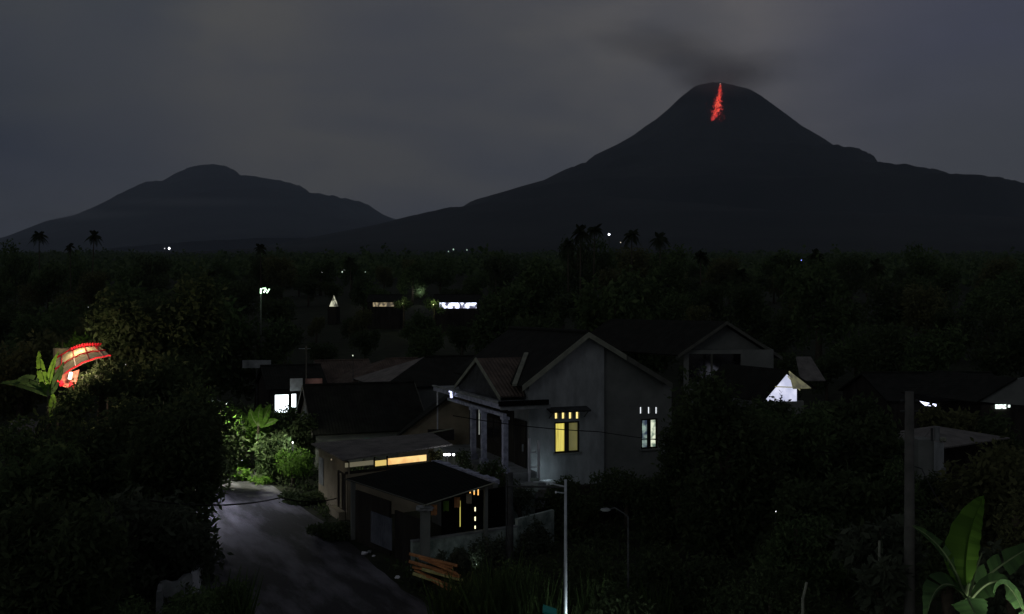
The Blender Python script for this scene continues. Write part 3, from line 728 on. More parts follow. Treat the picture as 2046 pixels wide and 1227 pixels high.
# ---- helper: gable or hip roofed background house
def bg_house(name, label, ridge0, ridge1, hw, zr, ze, ang=HA, hip=False, wall='cement', roof='dtile', base=0, over=.4, wz=None, group=None, barge=None, cat='house'):
    v = Vector((math.cos(ang), math.sin(ang), 0)); u = Vector((-v.y, v.x, 0))
    r0 = Vector((*ridge0[:2], zr)); Lr = (Vector(ridge1[:2])-Vector(ridge0[:2])).length; r1 = r0+v*Lr
    t = thing(name, ((r0.x+r1.x)/2, (r0.y+r1.y)/2, base), label, cat, group)
    e = hw if hip else 0
    A, B, C_, D = r0-v*e-u*hw, r1+v*e-u*hw, r1+v*e+u*hw, r0-v*e+u*hw
    for q in (A, B, C_, D): q.z = ze
    b = MB()
    if hip:
        b.slab([A,B,r1,r0], .12); b.slab([C_,D,r0,r1], .12); b.slab([D,A,r0], .12); b.slab([B,C_,r1], .12)
    else:
        b.slab([A,B,r1,r0], .12); b.slab([C_,D,r0,r1], .12)
    rf = b.build('roof', M[roof], t)
    b = MB(); b.tube([r0+Z*.02, r1+Z*.02], .11, 6); b.build('ridge_cap', M[roof], rf)
    a_, b_ = (A+(v+u)*over, B+(-v+u)*over); c_, d_ = (C_+(-v-u)*over, D+(v-u)*over); zt = (ze if hip else ze+over*(zr-ze)/hw)-.1
    b = MB()
    for p, q in ((a_,b_),(b_,c_),(c_,d_),(d_,a_)): wallbox(b, p[:2], q[:2], base-1.5, zt, .2)
    if not hip:
        for p, q, r_ in ((a_,d_,r0+v*over),(b_,c_,r1-v*over)):
            th = v*.1; b.hexa([Vector((p.x,p.y,zt))-th, Vector((q.x,q.y,zt))-th, Vector((q.x,q.y,zt))+th, Vector((p.x,p.y,zt))+th],
                              [Vector((r_.x,r_.y,zr-.16))-u*.05-th, Vector((r_.x,r_.y,zr-.16))+u*.05-th, Vector((r_.x,r_.y,zr-.16))+u*.05+th, Vector((r_.x,r_.y,zr-.16))-u*.05+th])
    b.build('wall', M[wall], t)
    if barge and not hip:
        for end, sg in (((A, r0, D), -1), ((B, r1, C_), 1)):
            for x in (end[0], end[2]):
                b = MB(); o = v*sg*.05; b.hexa([x+o-Z*.22, end[1]+o-Z*.22, end[1]-Z*.22, x-Z*.22], [x+o+Z*.03, end[1]+o+Z*.03, end[1]+Z*.03, x+Z*.03]); b.build('bargeboard', M[barge], rf)
    return t, (A,B,C_,D,r0,r1,v,u)
def face_box(t, c, sx, sz, v, m, nm, sy=.08):
    u = Vector((-v.y, v.x, 0)); b = MB(); b.box(c, sx, sy, sz, v, u, Z); return b.build(nm, m, t)

c1 = W(605,770,66)
bg_house('tiled_house', 'low dark tiled house with a pale edged gable end behind the roadside sheds', c1, c1+V*8.2, 4.0, 5.4, 2.4, barge='barge_dim')
c1 = W(848,714,75)
hh, q = bg_house('hip_house', 'hip roofed house whose lighter left slope rises behind the low tiled house', c1, c1+V*4.4, 4.8, 6.95, 5.0, hip=True, roof='dtile')
b = MB(); b.slab([q[3]+Z*.02, q[0]+Z*.02, q[4]+Z*.02], .05); b.build('lit_roof_slope', M['asbestos'], hh)  # paler sheet puts the lamplight on the left slope into its colour
c1 = W(735,745,69)
bg_house('hip_house', 'wide brown roofed house between the low tiled house and the porch', W(770,722,82), W(770,722,82)+V*3, 6.5, 6.4, 3.6, hip=True, roof='tile')
# outbuilding with a pale gable wall
ob = thing('outbuilding', (-5,60,0), 'low outbuilding with a pale brown gable wall just left of the porch', 'outbuilding')
b = MB(); P = [W(796,872,60), W(905,868,60.5), W(990,868,61), W(930,770,60.6)]
pts = [Vector((P[0].x,P[0].y,0)), Vector((P[2].x,P[2].y,0)), P[2], P[3], P[0]]
b.slab(pts, .2, n=(0,-1,0)); b.build('wall', M['warmwall'], ob)
b = MB(); b.slab([P[0]+Vector((-.3,-.3,-.1)), P[3]+Vector((0,-.3,.12)), P[3]+Vector((0,7,.12)), P[0]+Vector((-.3,7,-.1))], .12, n=None)
b.slab([P[3]+Vector((0,-.3,.12)), P[2]+Vector((.3,-.3,-.1)), P[2]+Vector((.3,7,-.1)), P[3]+Vector((0,7,.12))], .12, n=None); b.build('roof', M['dtile'], ob)
b = MB(); p = W(881,868,59.8); b.box(p, 1.7,.1,.7); b.build('opening', M['glassdark'], ob)
b = MB(); a, c = W(836,869,59.7), W(905,856,59.7); b.tube([a,c], .05, 6); b.build('fascia', M['barge'], ob)
# gable house with thin bargeboard
c1 = W(628,722,84)
t, q = bg_house('gable_house', 'brown gable house with a thin sloping bargeboard behind the television mast', c1, c1+V*5, 4.2, 6.1, 4.0, ang=HA, roof='tile', wall='warmwall', barge='barge_dim')
o = bpy.data.objects.new('tmp', None); bpy.data.objects.remove(o)
face_box(t, W(627,766,72), 1.3, .8, V, mat('pink_wall', (.4,.22,.18)), 'annex'); 
# lit house front on the left: bright room behind tall openings
lh, q = bg_house('lit_house', 'house with a blazing white lit front between the lamp post and the tiled house', W(520,735,80), W(520,735,80)+V*5.2, 4, 5.9, 4.2, roof='dtile', wall='wood')
blaze = emis('blazing_white_room', (.85,.95,1), 2.4, (.35,.5,.45), 3, (1,1,.3), (.25,.45))
p = W(563,806,71); face_box(lh, p, 1.0, 1.35, V, blaze, 'window'); p = W(587,800,70.5); face_box(lh, p, .32, 1.0, V, blaze, 'window')
p = W(592,768,71); face_box(lh, p, .95, .95, V, M['concrete'], 'panel'); 
lamp_light('room_glow', W(560,800,68.5), 40, (.85,.95,1), lh, .3)
sg = thing('roof_board', W(513,727,88), 'small pale board on a roof beside the tall lamp post', 'board'); b = MB(); p = W(513,727,88); b.box(p, 2.7,.12,.75); b.build('board', M['concrete'], sg); b = MB(); b.tube([p-Z*.37, p-Z*5], .06, 6); b.build('post', M['darkmetal'], sg)
# ---- right hand houses
c1 = W(1450,641,76)
nh = thing('neighbour_house', (17,80,0), 'grey gabled upper storey house half hidden behind the dark tree', 'house')
d = Vector((math.cos(math.radians(8)), math.sin(math.radians(8)), 0)); ub = Vector((-.5,.866,0)); ap = c1.copy(); eL, eR = W(1352,708,76), W(1560,712,77)
b = MB(); b.slab([eL-Vector((0,.5,0)), ap-Vector((0,.5,0)), ap+ub*16, eL+ub*16], .15); b.slab([ap-Vector((0,.5,0)), eR-Vector((0,.5,0)), eR+ub*16, ap+ub*16], .15); rf = b.build('roof', M['dtile_u'], nh)
for a, c in ((eL,ap),(ap,eR)):
    b = MB(); f = Vector((0,-.56,0)); b.hexa([a+f-Z*.28,c+f-Z*.28,c+f+Vector((0,.05,-.28)),a+f+Vector((0,.05,-.28))],[a+f,c+f,c+f+Vector((0,.05,0)),a+f+Vector((0,.05,0))]); b.build('bargeboard', M['barge_dim'], rf)
wL, wR = W(1366,702,76.2), W(1545,702,77)
b = MB(); b.slab([Vector((wL.x,wL.y,7.55)), Vector((wR.x,wR.y,7.45)), ap+Vector((0,.2,-.25))], .2, n=(0,-1,0))
def vbox(mb, px0, px1, z0, z1, Y, th=.2): a, c = W(px0,700,Y), W(px1,700,Y); return mb.box(((a.x+c.x)/2, Y, (z0+z1)/2), c.x-a.x, th, z1-z0)
vbox(b,1366,1376,0,7.5,76.2); vbox(b,1480,1545,0,7.5,76.2); vbox(b,1376,1480,7.15,7.5,76.2); vbox(b,1376,1480,0,4.8,76.2); b.build('wall', M['cement'], nh)
b = MB(); vbox(b,1376,1480,4.8,7.15,77.5,.05); b.build('opening', M['glassdark'], nh)
b = MB(); vbox(b,1420,1424,4.8,7.15,76.1,.1); b.build('post', M['barge_dim'], nh)
# small bright gable
lg = thing('lit_gable_house', W(1568,790,66), 'small house with a bright white lit gable and exposed yellow rafters', 'house')
Y = 66; aL, aP, aR = W(1528,795,Y), W(1573,741,Y), W(1607,771,Y+1)
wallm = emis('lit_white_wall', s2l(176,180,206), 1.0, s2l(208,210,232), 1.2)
b = MB(); lo = [W(1528,802,Y), W(1592,802,Y), W(1592,766,Y), W(1573,748,Y)]; b.slab(lo, .15, n=(0,-1,0)); b.build('lit_wall', wallm, lg)
b = MB(); vbox(b,1520,1605,0,4.3,Y+.1); b.build('wall', M['cement'], lg)
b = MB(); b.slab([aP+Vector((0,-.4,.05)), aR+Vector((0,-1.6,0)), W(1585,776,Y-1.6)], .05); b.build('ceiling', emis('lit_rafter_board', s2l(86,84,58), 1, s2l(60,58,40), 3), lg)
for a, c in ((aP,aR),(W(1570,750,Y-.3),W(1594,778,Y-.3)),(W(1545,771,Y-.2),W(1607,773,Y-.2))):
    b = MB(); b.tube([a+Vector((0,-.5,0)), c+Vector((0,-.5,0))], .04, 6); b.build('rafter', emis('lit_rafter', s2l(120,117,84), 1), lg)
b = MB(); b.slab([aL+Vector((-.3,-.4,-.2)), aP+Vector((0,-.4,.12)), aP+Vector((-3,7,.12)), aL+Vector((-3.3,7,-.2))], .1); b.slab([aP+Vector((0,-.4,.12)), aR+Vector((.8,-.4,-.1)), aR+Vector((-2.2,7,-.1)), aP+Vector((-3,7,.12))], .1); b.build('roof', M['dtile_u'], lg)
b = MB(); b.slab([W(1590,712,80), W(1620,712,80), W(1650,760,78), W(1600,760,78)], .1, n=(0,-.6,.8)); o = b.build('roof_sheet', M['asbestos']); tag(o, 'pale curved roof sheet rising behind the small bright gable', 'roof sheet')
# long dark roof with lights under it
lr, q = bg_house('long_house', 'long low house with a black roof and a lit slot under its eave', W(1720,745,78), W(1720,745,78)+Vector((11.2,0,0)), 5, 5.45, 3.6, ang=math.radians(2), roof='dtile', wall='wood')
white = emis('white_tube', (.72,.76,1), 2.0)
b = MB(); b.slab([W(1838,801,71), W(1848,803,71), W(1871,807,71), W(1871,812,71), W(1848,810,71)], .05, n=(0,-1,0)); b.build('light_slot', white, lr)
qh = thing('gable_end_house', W(2010,790,66), 'grey gable end at the right edge with a broken white light below it', 'house')
b = MB(); b.slab([W(1955,802,66), W(2110,815,66), W(2110,740,66), W(2030,757,66)], .2, n=(0,-1,0)); b.build('wall', M['cement'], qh)
b = MB(); b.slab([W(1950,803,65.8), W(2032,754,65.8), W(2032,754,65.8)+Vector((-2,8,0)), W(1950,803,65.8)+Vector((-2,8,0))], .12); b.build('roof', M['dtile'], qh)
b = MB(); vbox(b,1960,2110,0,4.0,66.2); b.build('lower_wall', M['wood'], qh)
b = MB(); vbox(b,1989,2010,3.75,4.05,66.0,.05); vbox(b,2014,2018,3.85,4.02,66.0,.05); b.build('light_slot', emis('white_green_tube', (.8,.95,.88), 1.8, (.05,.06,.05), 7, contrast=(.35,.5)), qh)
# nearer grey roofs + water tower post
nr = thing('grey_roofed_house', W(1870,880,52), 'low grey roofed house behind the thick roadside pole', 'house')
A, B, C_, D, R0, R1 = W(1728,874,52), W(1865,905,48), W(2018,874,54), W(1900,858,58), W(1800,858,54.5), W(1868,850,56)
b = MB(); b.slab([A, W(1800,860,54), W(1868,850,55), W(1840,880,52)], .08); b.slab([W(1868,850,55), C_, W(1890,893,50), W(1842,880,52)], .08); b.build('roof', M['asbestos'], nr)
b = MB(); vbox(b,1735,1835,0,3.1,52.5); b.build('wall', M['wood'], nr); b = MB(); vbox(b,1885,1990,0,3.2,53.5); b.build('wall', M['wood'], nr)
b = MB(); vbox(b,1784,1803,3.35,3.75,51.8,.2); b.build('panel', M['barge'], nr)
wt = thing('water_tower', W(1862,905,46), 'pale square plastered water tower stub with a thin post on top', 'tower')
Y = 46; 
b = MB(); a, c = W(1835,900,Y), W(1866,900,Y); b.slab([Vector((a.x,Y,2.2)), Vector((c.x,Y,2.2)), W(1866,878,Y), W(1835,878,Y)], 1.0, n=(0,-1,0)); b.build('tank_side', M['cement'], wt)
b = MB(); b.hexa([W(1866,940,Y-.1),W(1886,945,Y+.1),W(1886,945,Y+1),W(1866,940,Y+1)],[W(1866,882,Y-.1),W(1886,884,Y+.1),W(1886,884,Y+1),W(1866,882,Y+1)]); b.build('tank_front', M['plaster'], wt)
b = MB(); vbox(b,1838,1884,0,3.0,Y+.4,.7); b.build('base', M['cement'], wt)
b = MB(); b.tube([W(1872,880,Y), W(1872,852,Y)], .13, 8); b.build('post', M['concrete'], wt); b = MB(); b.tube([W(1862,880,Y), W(1862,855,Y)], .06, 8); b.build('pipe', M['darkmetal'], wt)
for px in (1880, 1887):
    b = MB(); b.blob(W(px,878,Y), .1,.1,.12,px,.2); b.build('cap', M['barge'], wt)

# tarpaulins / sheets
def sheet(px0, px1, py, Y, hgt, lab, m, seed, sag=.25, depth=1.0):
    r = random.Random(seed); b = MB(); n, k = 12, 5; P0, P1 = W(px0,py,Y), W(px1,py,Y)
    g = [[P0.lerp(P1,i/n)+Vector((r.uniform(-.03,.03), depth*j/k, -hgt*(1-j/k)+r.uniform(-.06,.06)-sag*math.sin(math.pi*i/n)*.4+.12*math.sin(i*1.7+seed))) for j in range(k+1)] for i in range(n+1)]
    for i in range(n):
        for j in range(k): b.poly([g[i][j], g[i+1][j], g[i+1][j+1], g[i][j+1]])
    o = b.build('tarpaulin', M[m], smooth=True); tag(o, lab, 'tarpaulin'); return o
sheet(1594,1664,892,52,.45,'pale violet tarpaulin over a low roof among the plants on the right','blue_sheet',3)
b = MB(); vbox(b,1590,1668,0,2.2,52.8,.15); vbox(b,1590,1594,0,2.9,52.2,.15); vbox(b,1660,1664,0,2.9,52.2,.15); o = b.build('lean_to', M['cement']); tag(o, 'low grey lean-to wall under the pale violet tarpaulin', 'lean-to')
sheet(8,66,842,46,.8,'crumpled bluish tarpaulin showing through leaves at the left edge','asbestos',5,depth=.6,sag=.05)

# ---- poles, lamps, cables
def pole(name, px, ytop, Y, r0, r1, m, lab, cat='pole', base=0.0):
    p = W(px, ytop, Y); t = thing(name, (p.x, p.y, base), lab, cat)
    b = MB(); b.tube([(p.x,p.y,base),(p.x,p.y,(base+p.z)/2),(p.x,p.y,p.z)], [r0,(r0+r1)/2,r1], 14); b.build('shaft', M[m], t, True); return t, p
tp, p = pole('utility_pole', 1817, 782, 26, .17, .12, 'poleconc', 'thick concrete utility pole standing right of centre in the foreground plants')
for dz in (.25, .55):
    b = MB(); b.tube([p+Vector((-.14,0,-dz)), p+Vector((-.24,0,-dz))], .035, 6); b.tube([p+Vector((.14,0,-dz)), p+Vector((.24,0,-dz))], .035, 6); b.build('clamp', M['darkmetal'], tp)
sl1, p = pole('street_lamp', 1130, 958, 25, .06, .035, 'metal', 'thin galvanised lamp post, brightly lit towards its foot, in front of the gable house', 'street lamp')
b = MB(); a = W(1130,972,25); b.tube([a, W(1100,966,25.2), W(1085,962,25.4), W(1066,963,25.6)], .022, 6); b.tube([W(1130,985,25), W(1112,983,25.1)], .016, 6); b.build('arm', M['metal'], sl1)
b = MB(); e = W(1068,964,25.6); b.box(e+Vector((-.12,0,-.02)), .34,.14,.07); b.build('lamp_head', M['concrete'], sl1)
b = MB(); b.tube([W(1112,983,25.1), W(1109,983,25.1)], .03, 8); b.build('bracket_tip', M['white'], sl1)
sl2, p = pole('street_lamp', 1255, 1032, 29, .04, .03, 'darkmetal', 'dim dark lamp post with a pale oval head below the lit white window', 'street lamp')
b = MB(); b.tube([p, W(1245,1024,29), W(1228,1014,29.1), W(1216,1017,29.2)], .025, 6); b.build('arm', M['darkmetal'], sl2)
b = MB(); b.blob(W(1210,1018,29.2), .17,.1,.06, 4, .08, 14, 8); b.build('lamp_head', M['concrete'], sl2, True)
pk, p = pole('utility_pole', 1020, 944, 36, .13, .1, 'darkmetal', 'slim dark pole carrying a crossbar in front of the porch')
b = MB(); b.tube([W(1012,971,35.8), W(1060,972,34.5), W(1128,973,33)], .035, 6); b.build('crossbar', M['darkmetal'], pk)
pk2, p = pole('pipe_post', 1012, 946, 37, .035, .035, 'darkmetal', 'thin pale pipe beside the slim dark pole', 'post')
tl1, p = pole('street_lamp', 521, 584, 92, .13, .08, 'poleconc', 'tall lamp post with a green white lamp shining over the dark roofs', 'street lamp')
b = MB(); b.tube([p, p+Vector((.1,0,.25)), p+Vector((.3,0,.3))], .04, 6); b.build('arm', M['darkmetal'], tl1)
gm = emis('green_white_lamp', (.6,1,.62), 3.2)
b = MB(); b.tube([W(521,586,91.8), W(521.5,576,91.8)], .075, 8); b.tube([W(527,584,91.8), W(532,577,91.8)], .07, 8); b.tube([W(524,576,91.8), W(531,575.5,91.8)], .05, 8); b.tube([W(533,585,91.8), W(538,577,91.8)], .06, 8); b.build('lamp_head', gm, tl1)
lamp_light('lamp_glow', W(530,580,91), 14, (.6,1,.65), tl1, .2)
tv, p = pole('antenna_mast', 612, 697, 74, .06, .05, 'barge_dim', 'thin television mast beside the brown gable house', 'mast')
b = MB(); b.tube([p+Z*.25, p-Z*.05], .1, 8); b.build('mast_cap', M['barge_dim'], tv)
b = MB()
for k in range(5): b.tube([p+Vector((-.6+.1*k,0,.02-.0*k)), p+Vector((-.6+.1*k+.02,.5,.02))], .012, 4)
b.tube([p+Vector((-.65,.25,.02)), p+Vector((.3,.25,.02))], .015, 4); b.build('antenna', M['metal'], tv)
def cable(pts, lab, r=.018, sag=.25, m='cable'):
    b = MB()
    path = []
    for a, c in zip(pts, pts[1:]):
        for k in range(12):
            t = k/12; path.append(a.lerp(c, t)-Z*sag*4*t*(1-t))
    path.append(pts[-1]); b.tube(path, r, 5); o = b.build('power_cable', M[m]); tag(o, lab, 'cable'); return o
cable([W(905,830,44), W(1195,862,44)], 'thin black cable sagging across the yellow lit window', .022, .12)
cable([W(1195,862,44), W(1700,905,40)], 'black cable running on from the gable house into the trees', .016, .2)
cable([W(300,1000,34), W(560,994,44), W(690,990,50)], 'black cable crossing low over the road', .03, .25)
cable([W(1838,1010,26)+Vector((-.5,0,.1)), W(1890,960,30)-Z*1.0, W(1842,936,38), W(1700,880,48)], 'loose drooping cable beside the thick concrete pole', .018, .1)
cable([W(521,590,92), W(0,560,120)], 'high cable leaving the tall lamp post to the left', .02, 1.0)

# ---- foot parapet at lower left
pp = thing('culvert_parapet', G(400,1110), 'broken pale culvert parapet at the left edge of the road', 'parapet')
r = random.Random(3); b = MB(); a, c = G(407,1100,.8), G(388,1160,.5)
def lump(mb, a, c, z0, z1, th, n=5, seed=0):
    r = random.Random(seed); pr = None
    for i in range(n+1):
        p = Vector(a).lerp(Vector(c), i/n); d = (Vector(c)-Vector(a)).normalized(); nn_ = Vector((-d.y,d.x,0)).normalized()*th/2
        z = z1+r.uniform(-.1,.08); cur_ = [Vector((p.x,p.y,z0))-nn_, Vector((p.x,p.y,z0))+nn_, Vector((p.x,p.y,z))+nn_*.8, Vector((p.x,p.y,z))-nn_*.8]
        if pr: mb.hexa(pr, cur_)
        pr = cur_
lump(b, a, c, 0, .85, .28, 4, 1); b.build('upper_block', M['white'], pp)  # upper block paler than the others
b = MB(); lump(b, c+Vector((-.1,-.1,0)), G(322,1178,.5), 0, .75, .25, 5, 2); b.build('lower_block', M['concrete'], pp)
b = MB(); lump(b, G(322,1178,.5), G(330,1200,.3)+Vector((0,-.6,0)), 0, .8, .22, 3, 3); b.build('end_block', M['concrete'], pp)
b = MB(); p = G(356,1180,0); b.tube([p, p+Z*1.7], .045, 7); o = b.build('marker_post', M['barge']); tag(o, 'short pale marker post standing by the broken parapet', 'post')

# ---- timber pile (each plank a thing)
for i in range(9):
    p = W(868+ (i%3)*6, 1118+i*6, 35.5-i*.15); r = random.Random(20+i); L_ = r.uniform(1.3,2.1); an = math.radians(-24+r.uniform(-26,22))
    b = MB(); b.box((0,0,0), L_, .16+r.uniform(0,.1), .05, (math.cos(an)*.97, math.sin(an)*.6, -.22+r.uniform(-.05,.05)))
    o = b.build('timber_plank', M['plank_pale' if i in (5,7) else 'plank']); o.location = (p.x+r.uniform(-.1,.1), p.y, max(.12, p.z))
    tag(o, ('orange brown','rust brown','reddish','brown','bright orange','yellow green','dark orange','pale yellow','short brown')[i]+' plank, '+('topmost','second','third','fourth','fifth','sixth','seventh','eighth','lowest')[i]+' in the scrap timber heap by the block wall', 'plank', 'planks in the scrap timber heap')
b = MB(); b.blob((0,0,0), 1.3,.8,.7, 5, .2); o = b.build('soil_heap', M['soil']); o.location = (-2.9,36.6,.1); tag(o, 'dark earth heap carrying the scrap timber', 'heap')
tw = thing('timber_lamp', W(950,1150,33), 'weak orange lamp near the scrap timber', 'lamp'); b = MB(); p = W(960,1205,31.5); tw.location = p
b.blob(p, .03,.03,.03,1,.05); b.build('bulb', emis('bulb_o', (1,.5,.2), 1), tw); lamp_light('timber_glow', p+Vector((-.9,.9,1.1)), 5.0, (1,.72,.5), tw, .1)
for i, (px, py, s) in enumerate(((728,1108,.15),(738,1104,.12),(793,1155,.11),(747,1112,.08))):
    b = MB(); b.blob((0,0,0), s, s*.8, s*.6, i, .35, 8, 5); o = b.build('stone', M['white' if i != 1 else 'concrete']); o.location = G(px, py, 0)+Z*s*.4
    tag(o, ('largest pale stone','grey stone','lone pale stone nearest the camera','smallest pale stone')[i]+' on the verge right of the road', 'stone', 'stones on the road verge')

# ================================================================== VEGETATION
def leaf_quads(P, size, rs, droop=.35, asp=.45, up=None, jit=.35):
    n = len(P); d = rs.normal(size=(n,3)); d[:,2] -= droop
    if up is not None: d += up*1.2
    d /= np.linalg.norm(d, axis=1)[:,None]
    q = rs.normal(size=(n,3)); s = np.cross(d, q); s /= np.linalg.norm(s, axis=1)[:,None]
    nn_ = np.cross(d, s)
    L_ = size*(1+rs.uniform(-jit, jit, n))[:,None]
    a = P; b_ = P+d*L_*.45+s*L_*asp*.5+nn_*L_*.06; c = P+d*L_; e = P+d*L_*.45-s*L_*asp*.5+nn_*L_*.06
    v = np.stack([a,b_,c,e],1).reshape(-1,3); f = np.arange(n*4).reshape(-1,4)
    return v, f
def blob_points(blobs, n, rs, inner=.45):
    B = np.array(blobs, float); w = (B[:,3]*B[:,4]*B[:,5])**(2/3); idx = rs.choice(len(B), n, p=w/w.sum())
    d = rs.normal(size=(n,3)); d /= np.linalg.norm(d,axis=1)[:,None]
    r = inner+(1-inner)*rs.uniform(0,1,n)**.6
    # twiggy unevenness: pull in and push out by direction
    k = 1+.22*np.sin(d[:,0]*7+idx*1.7)*np.sin(d[:,1]*6+idx)+.12*rs.normal(size=n)
    return B[idx,:3]+d*(r*k)[:,None]*B[idx,3:6]
def canopy_mesh(name, blobs, n, size, seed, asp=.45, inner=.45):
    rs = np.random.RandomState(seed); P = blob_points(blobs, n, rs, inner); v, f = leaf_quads(P, size, rs, asp=asp)
    return np_mesh(name, v, f)
def auto_blobs(h, rx, rz, seed, k=9, flat=1.0):
    r = random.Random(seed); out_ = [(0,0,h-rz, rx*.55, rx*.55, rz*.6)]
    for i in range(k):
        a = i*2.4+r.uniform(-.4,.4); q = r.uniform(.35,.72)*rx; z = h-rz+r.uniform(-.75,.62)*rz
        s = r.uniform(.3,.5)
        out_.append((math.cos(a)*q, math.sin(a)*q, z, rx*s, rx*s, rz*s*flat*1.1))
    return out_
def tree(name, label, x, y, h, rx, rz, seed, m, n=5000, leaf=.3, group=None, cat='tree', z0=None, trunk=True, k=9, asp=.45, bare=.16):
    z0 = gzf(x, y) if z0 is None else z0
    t = thing(name, (0,0,0), label, cat, group)
    bl = auto_blobs(h, rx, rz, seed, k)
    if trunk:
        r = random.Random(seed); b = MB(); w = h*.022+.06; zb = max(h-rz*1.3, h*.3)
        b.tube([(0,0,-.3),(.1*r.uniform(-1,1),.05,zb*.5),(.25*r.uniform(-1,1),.2*r.uniform(-1,1),zb),(0,0,h-rz*.6)], [w*1.3,w,w*.8,w*.4], 8)
        for q in bl[1:7]:
            b.tube([(0,0,zb*r.uniform(.7,1)), (q[0]*.45,q[1]*.45,(zb+q[2])/2), (q[0],q[1],q[2])], [w*.5,w*.33,w*.12], 6)
        b.build('trunk', M['bark'], t, True)
    o = link('crown', canopy_mesh(name+'_leaves', bl, n, leaf, seed, asp), M[m], t)
    t.location = (x, y, z0); 
    for c in t.children: c.matrix_parent_inverse = Matrix.Identity(4)
    return t
def ptree(name, label, px, ytop, Y, wpx, hpx, seed, m, n=6000, leaf=.3, **kw):
    p = W(px, ytop, Y); z0 = gzf(p.x, Y); h = p.z-z0
    return tree(name, label, p.x, Y, h, wpx/2/F*Y, min(hpx/2/F*Y, h*.62), seed, m, n, leaf, z0=z0, **kw)

near = [
 ('broadleaf_tree','dark tree between the small bright gable and the lit slot',1690,772,62,150,150,61,'leaf_dark',5000,.32),
 ('broadleaf_tree','dark tree in front of the grey gable end at the right edge',1960,822,60,170,120,62,'leaf_dark',4500,.3),
 ('broadleaf_tree','olive tree between the lit slot and the grey roofs',1900,815,58,120,90,63,'leaf_olive',3000,.3),
 ('broadleaf_tree','dark tree hugging the foot of the small bright gable',1545,776,56,120,170,64,'leaf_dark',4500,.28),
 ('broadleaf_tree','small tree crossing the blazing white windows of the lit house',562,799,66,72,120,65,'leaf_mid',3000,.2),
 ('broadleaf_tree','sparse dark tree crossing the right end of the red lit canopy',205,718,54.8,130,90,66,'leaf_dark',1900,.24),
 ('tall_tree','tall dark domed tree rising above the left hand thicket',330,535,66,250,250,11,'leaf_dark',9000,.38),
 ('broadleaf_tree','wide black tree directly right of the red lit canopy',300,665,57,230,300,12,'leaf_dark',9500,.33),
 ('broadleaf_tree','olive tree behind the red lit canopy at the far left',40,650,74,220,190,13,'leaf_olive',6000,.4),
 ('broadleaf_tree','olive tinted tree just above the red lit canopy',205,640,80,170,130,14,'leaf_olive',5000,.4),
 ('broadleaf_tree','dark tree whose leaves are rimmed by the hidden road lamp',400,745,55,150,260,15,'leaf_dark',7000,.28),
 ('broadleaf_tree','dark leafy tree below the red lit canopy',210,800,47,280,260,16,'leaf_dark',9000,.28),
 ('broadleaf_tree','dark tree at the left edge round the bluish tarpaulin',60,880,40,230,240,17,'leaf_mid',8000,.27),
 ('broadleaf_tree','dark tree leaning over the left edge of the road',342,765,43,205,420,18,'leaf_dark',13000,.26),
 ('broadleaf_tree','grey green tree above the broken parapet',300,975,36,250,230,19,'leaf_cool',9000,.24),
 ('broadleaf_tree','black tree filling the lower left corner',90,1000,30,300,330,20,'leaf_dark',10000,.24),
 ('broadleaf_tree','dark round tree covering the right end of the gable house',1452,752,42,250,330,21,'leaf_dark',12000,.24),
 ('broadleaf_tree','dark tree right of the round one, under the small bright gable',1570,812,45,190,250,22,'leaf_mid',8000,.26),
 ('broadleaf_tree','black leafy tree between lean-to and thick pole',1700,800,50,210,240,23,'leaf_dark',8000,.3),
 ('broadleaf_tree','olive tree at the right edge beside the grey roofs',1990,880,40,220,260,24,'leaf_olive',8000,.26),
 ('broadleaf_tree','dark tree in front of the lean-to and tarpaulin',1640,925,37,230,240,25,'leaf_dark',9000,.24),
 ('broadleaf_tree','small dark tree where the road disappears',545,862,59,110,150,26,'leaf_mid',4500,.26),
 ('broadleaf_tree','dark bush tree left of the low tiled house',590,830,63,90,140,27,'leaf_dark',4000,.27),
 ('broadleaf_tree','dark tree beyond the road end below the tall lamp post',470,770,70,130,160,28,'leaf_dark',4500,.32),
]
for a in near:
    ptree(a[0], a[1], *a[2:9], n=int(a[9]*.82), leaf=a[10]*1.3)
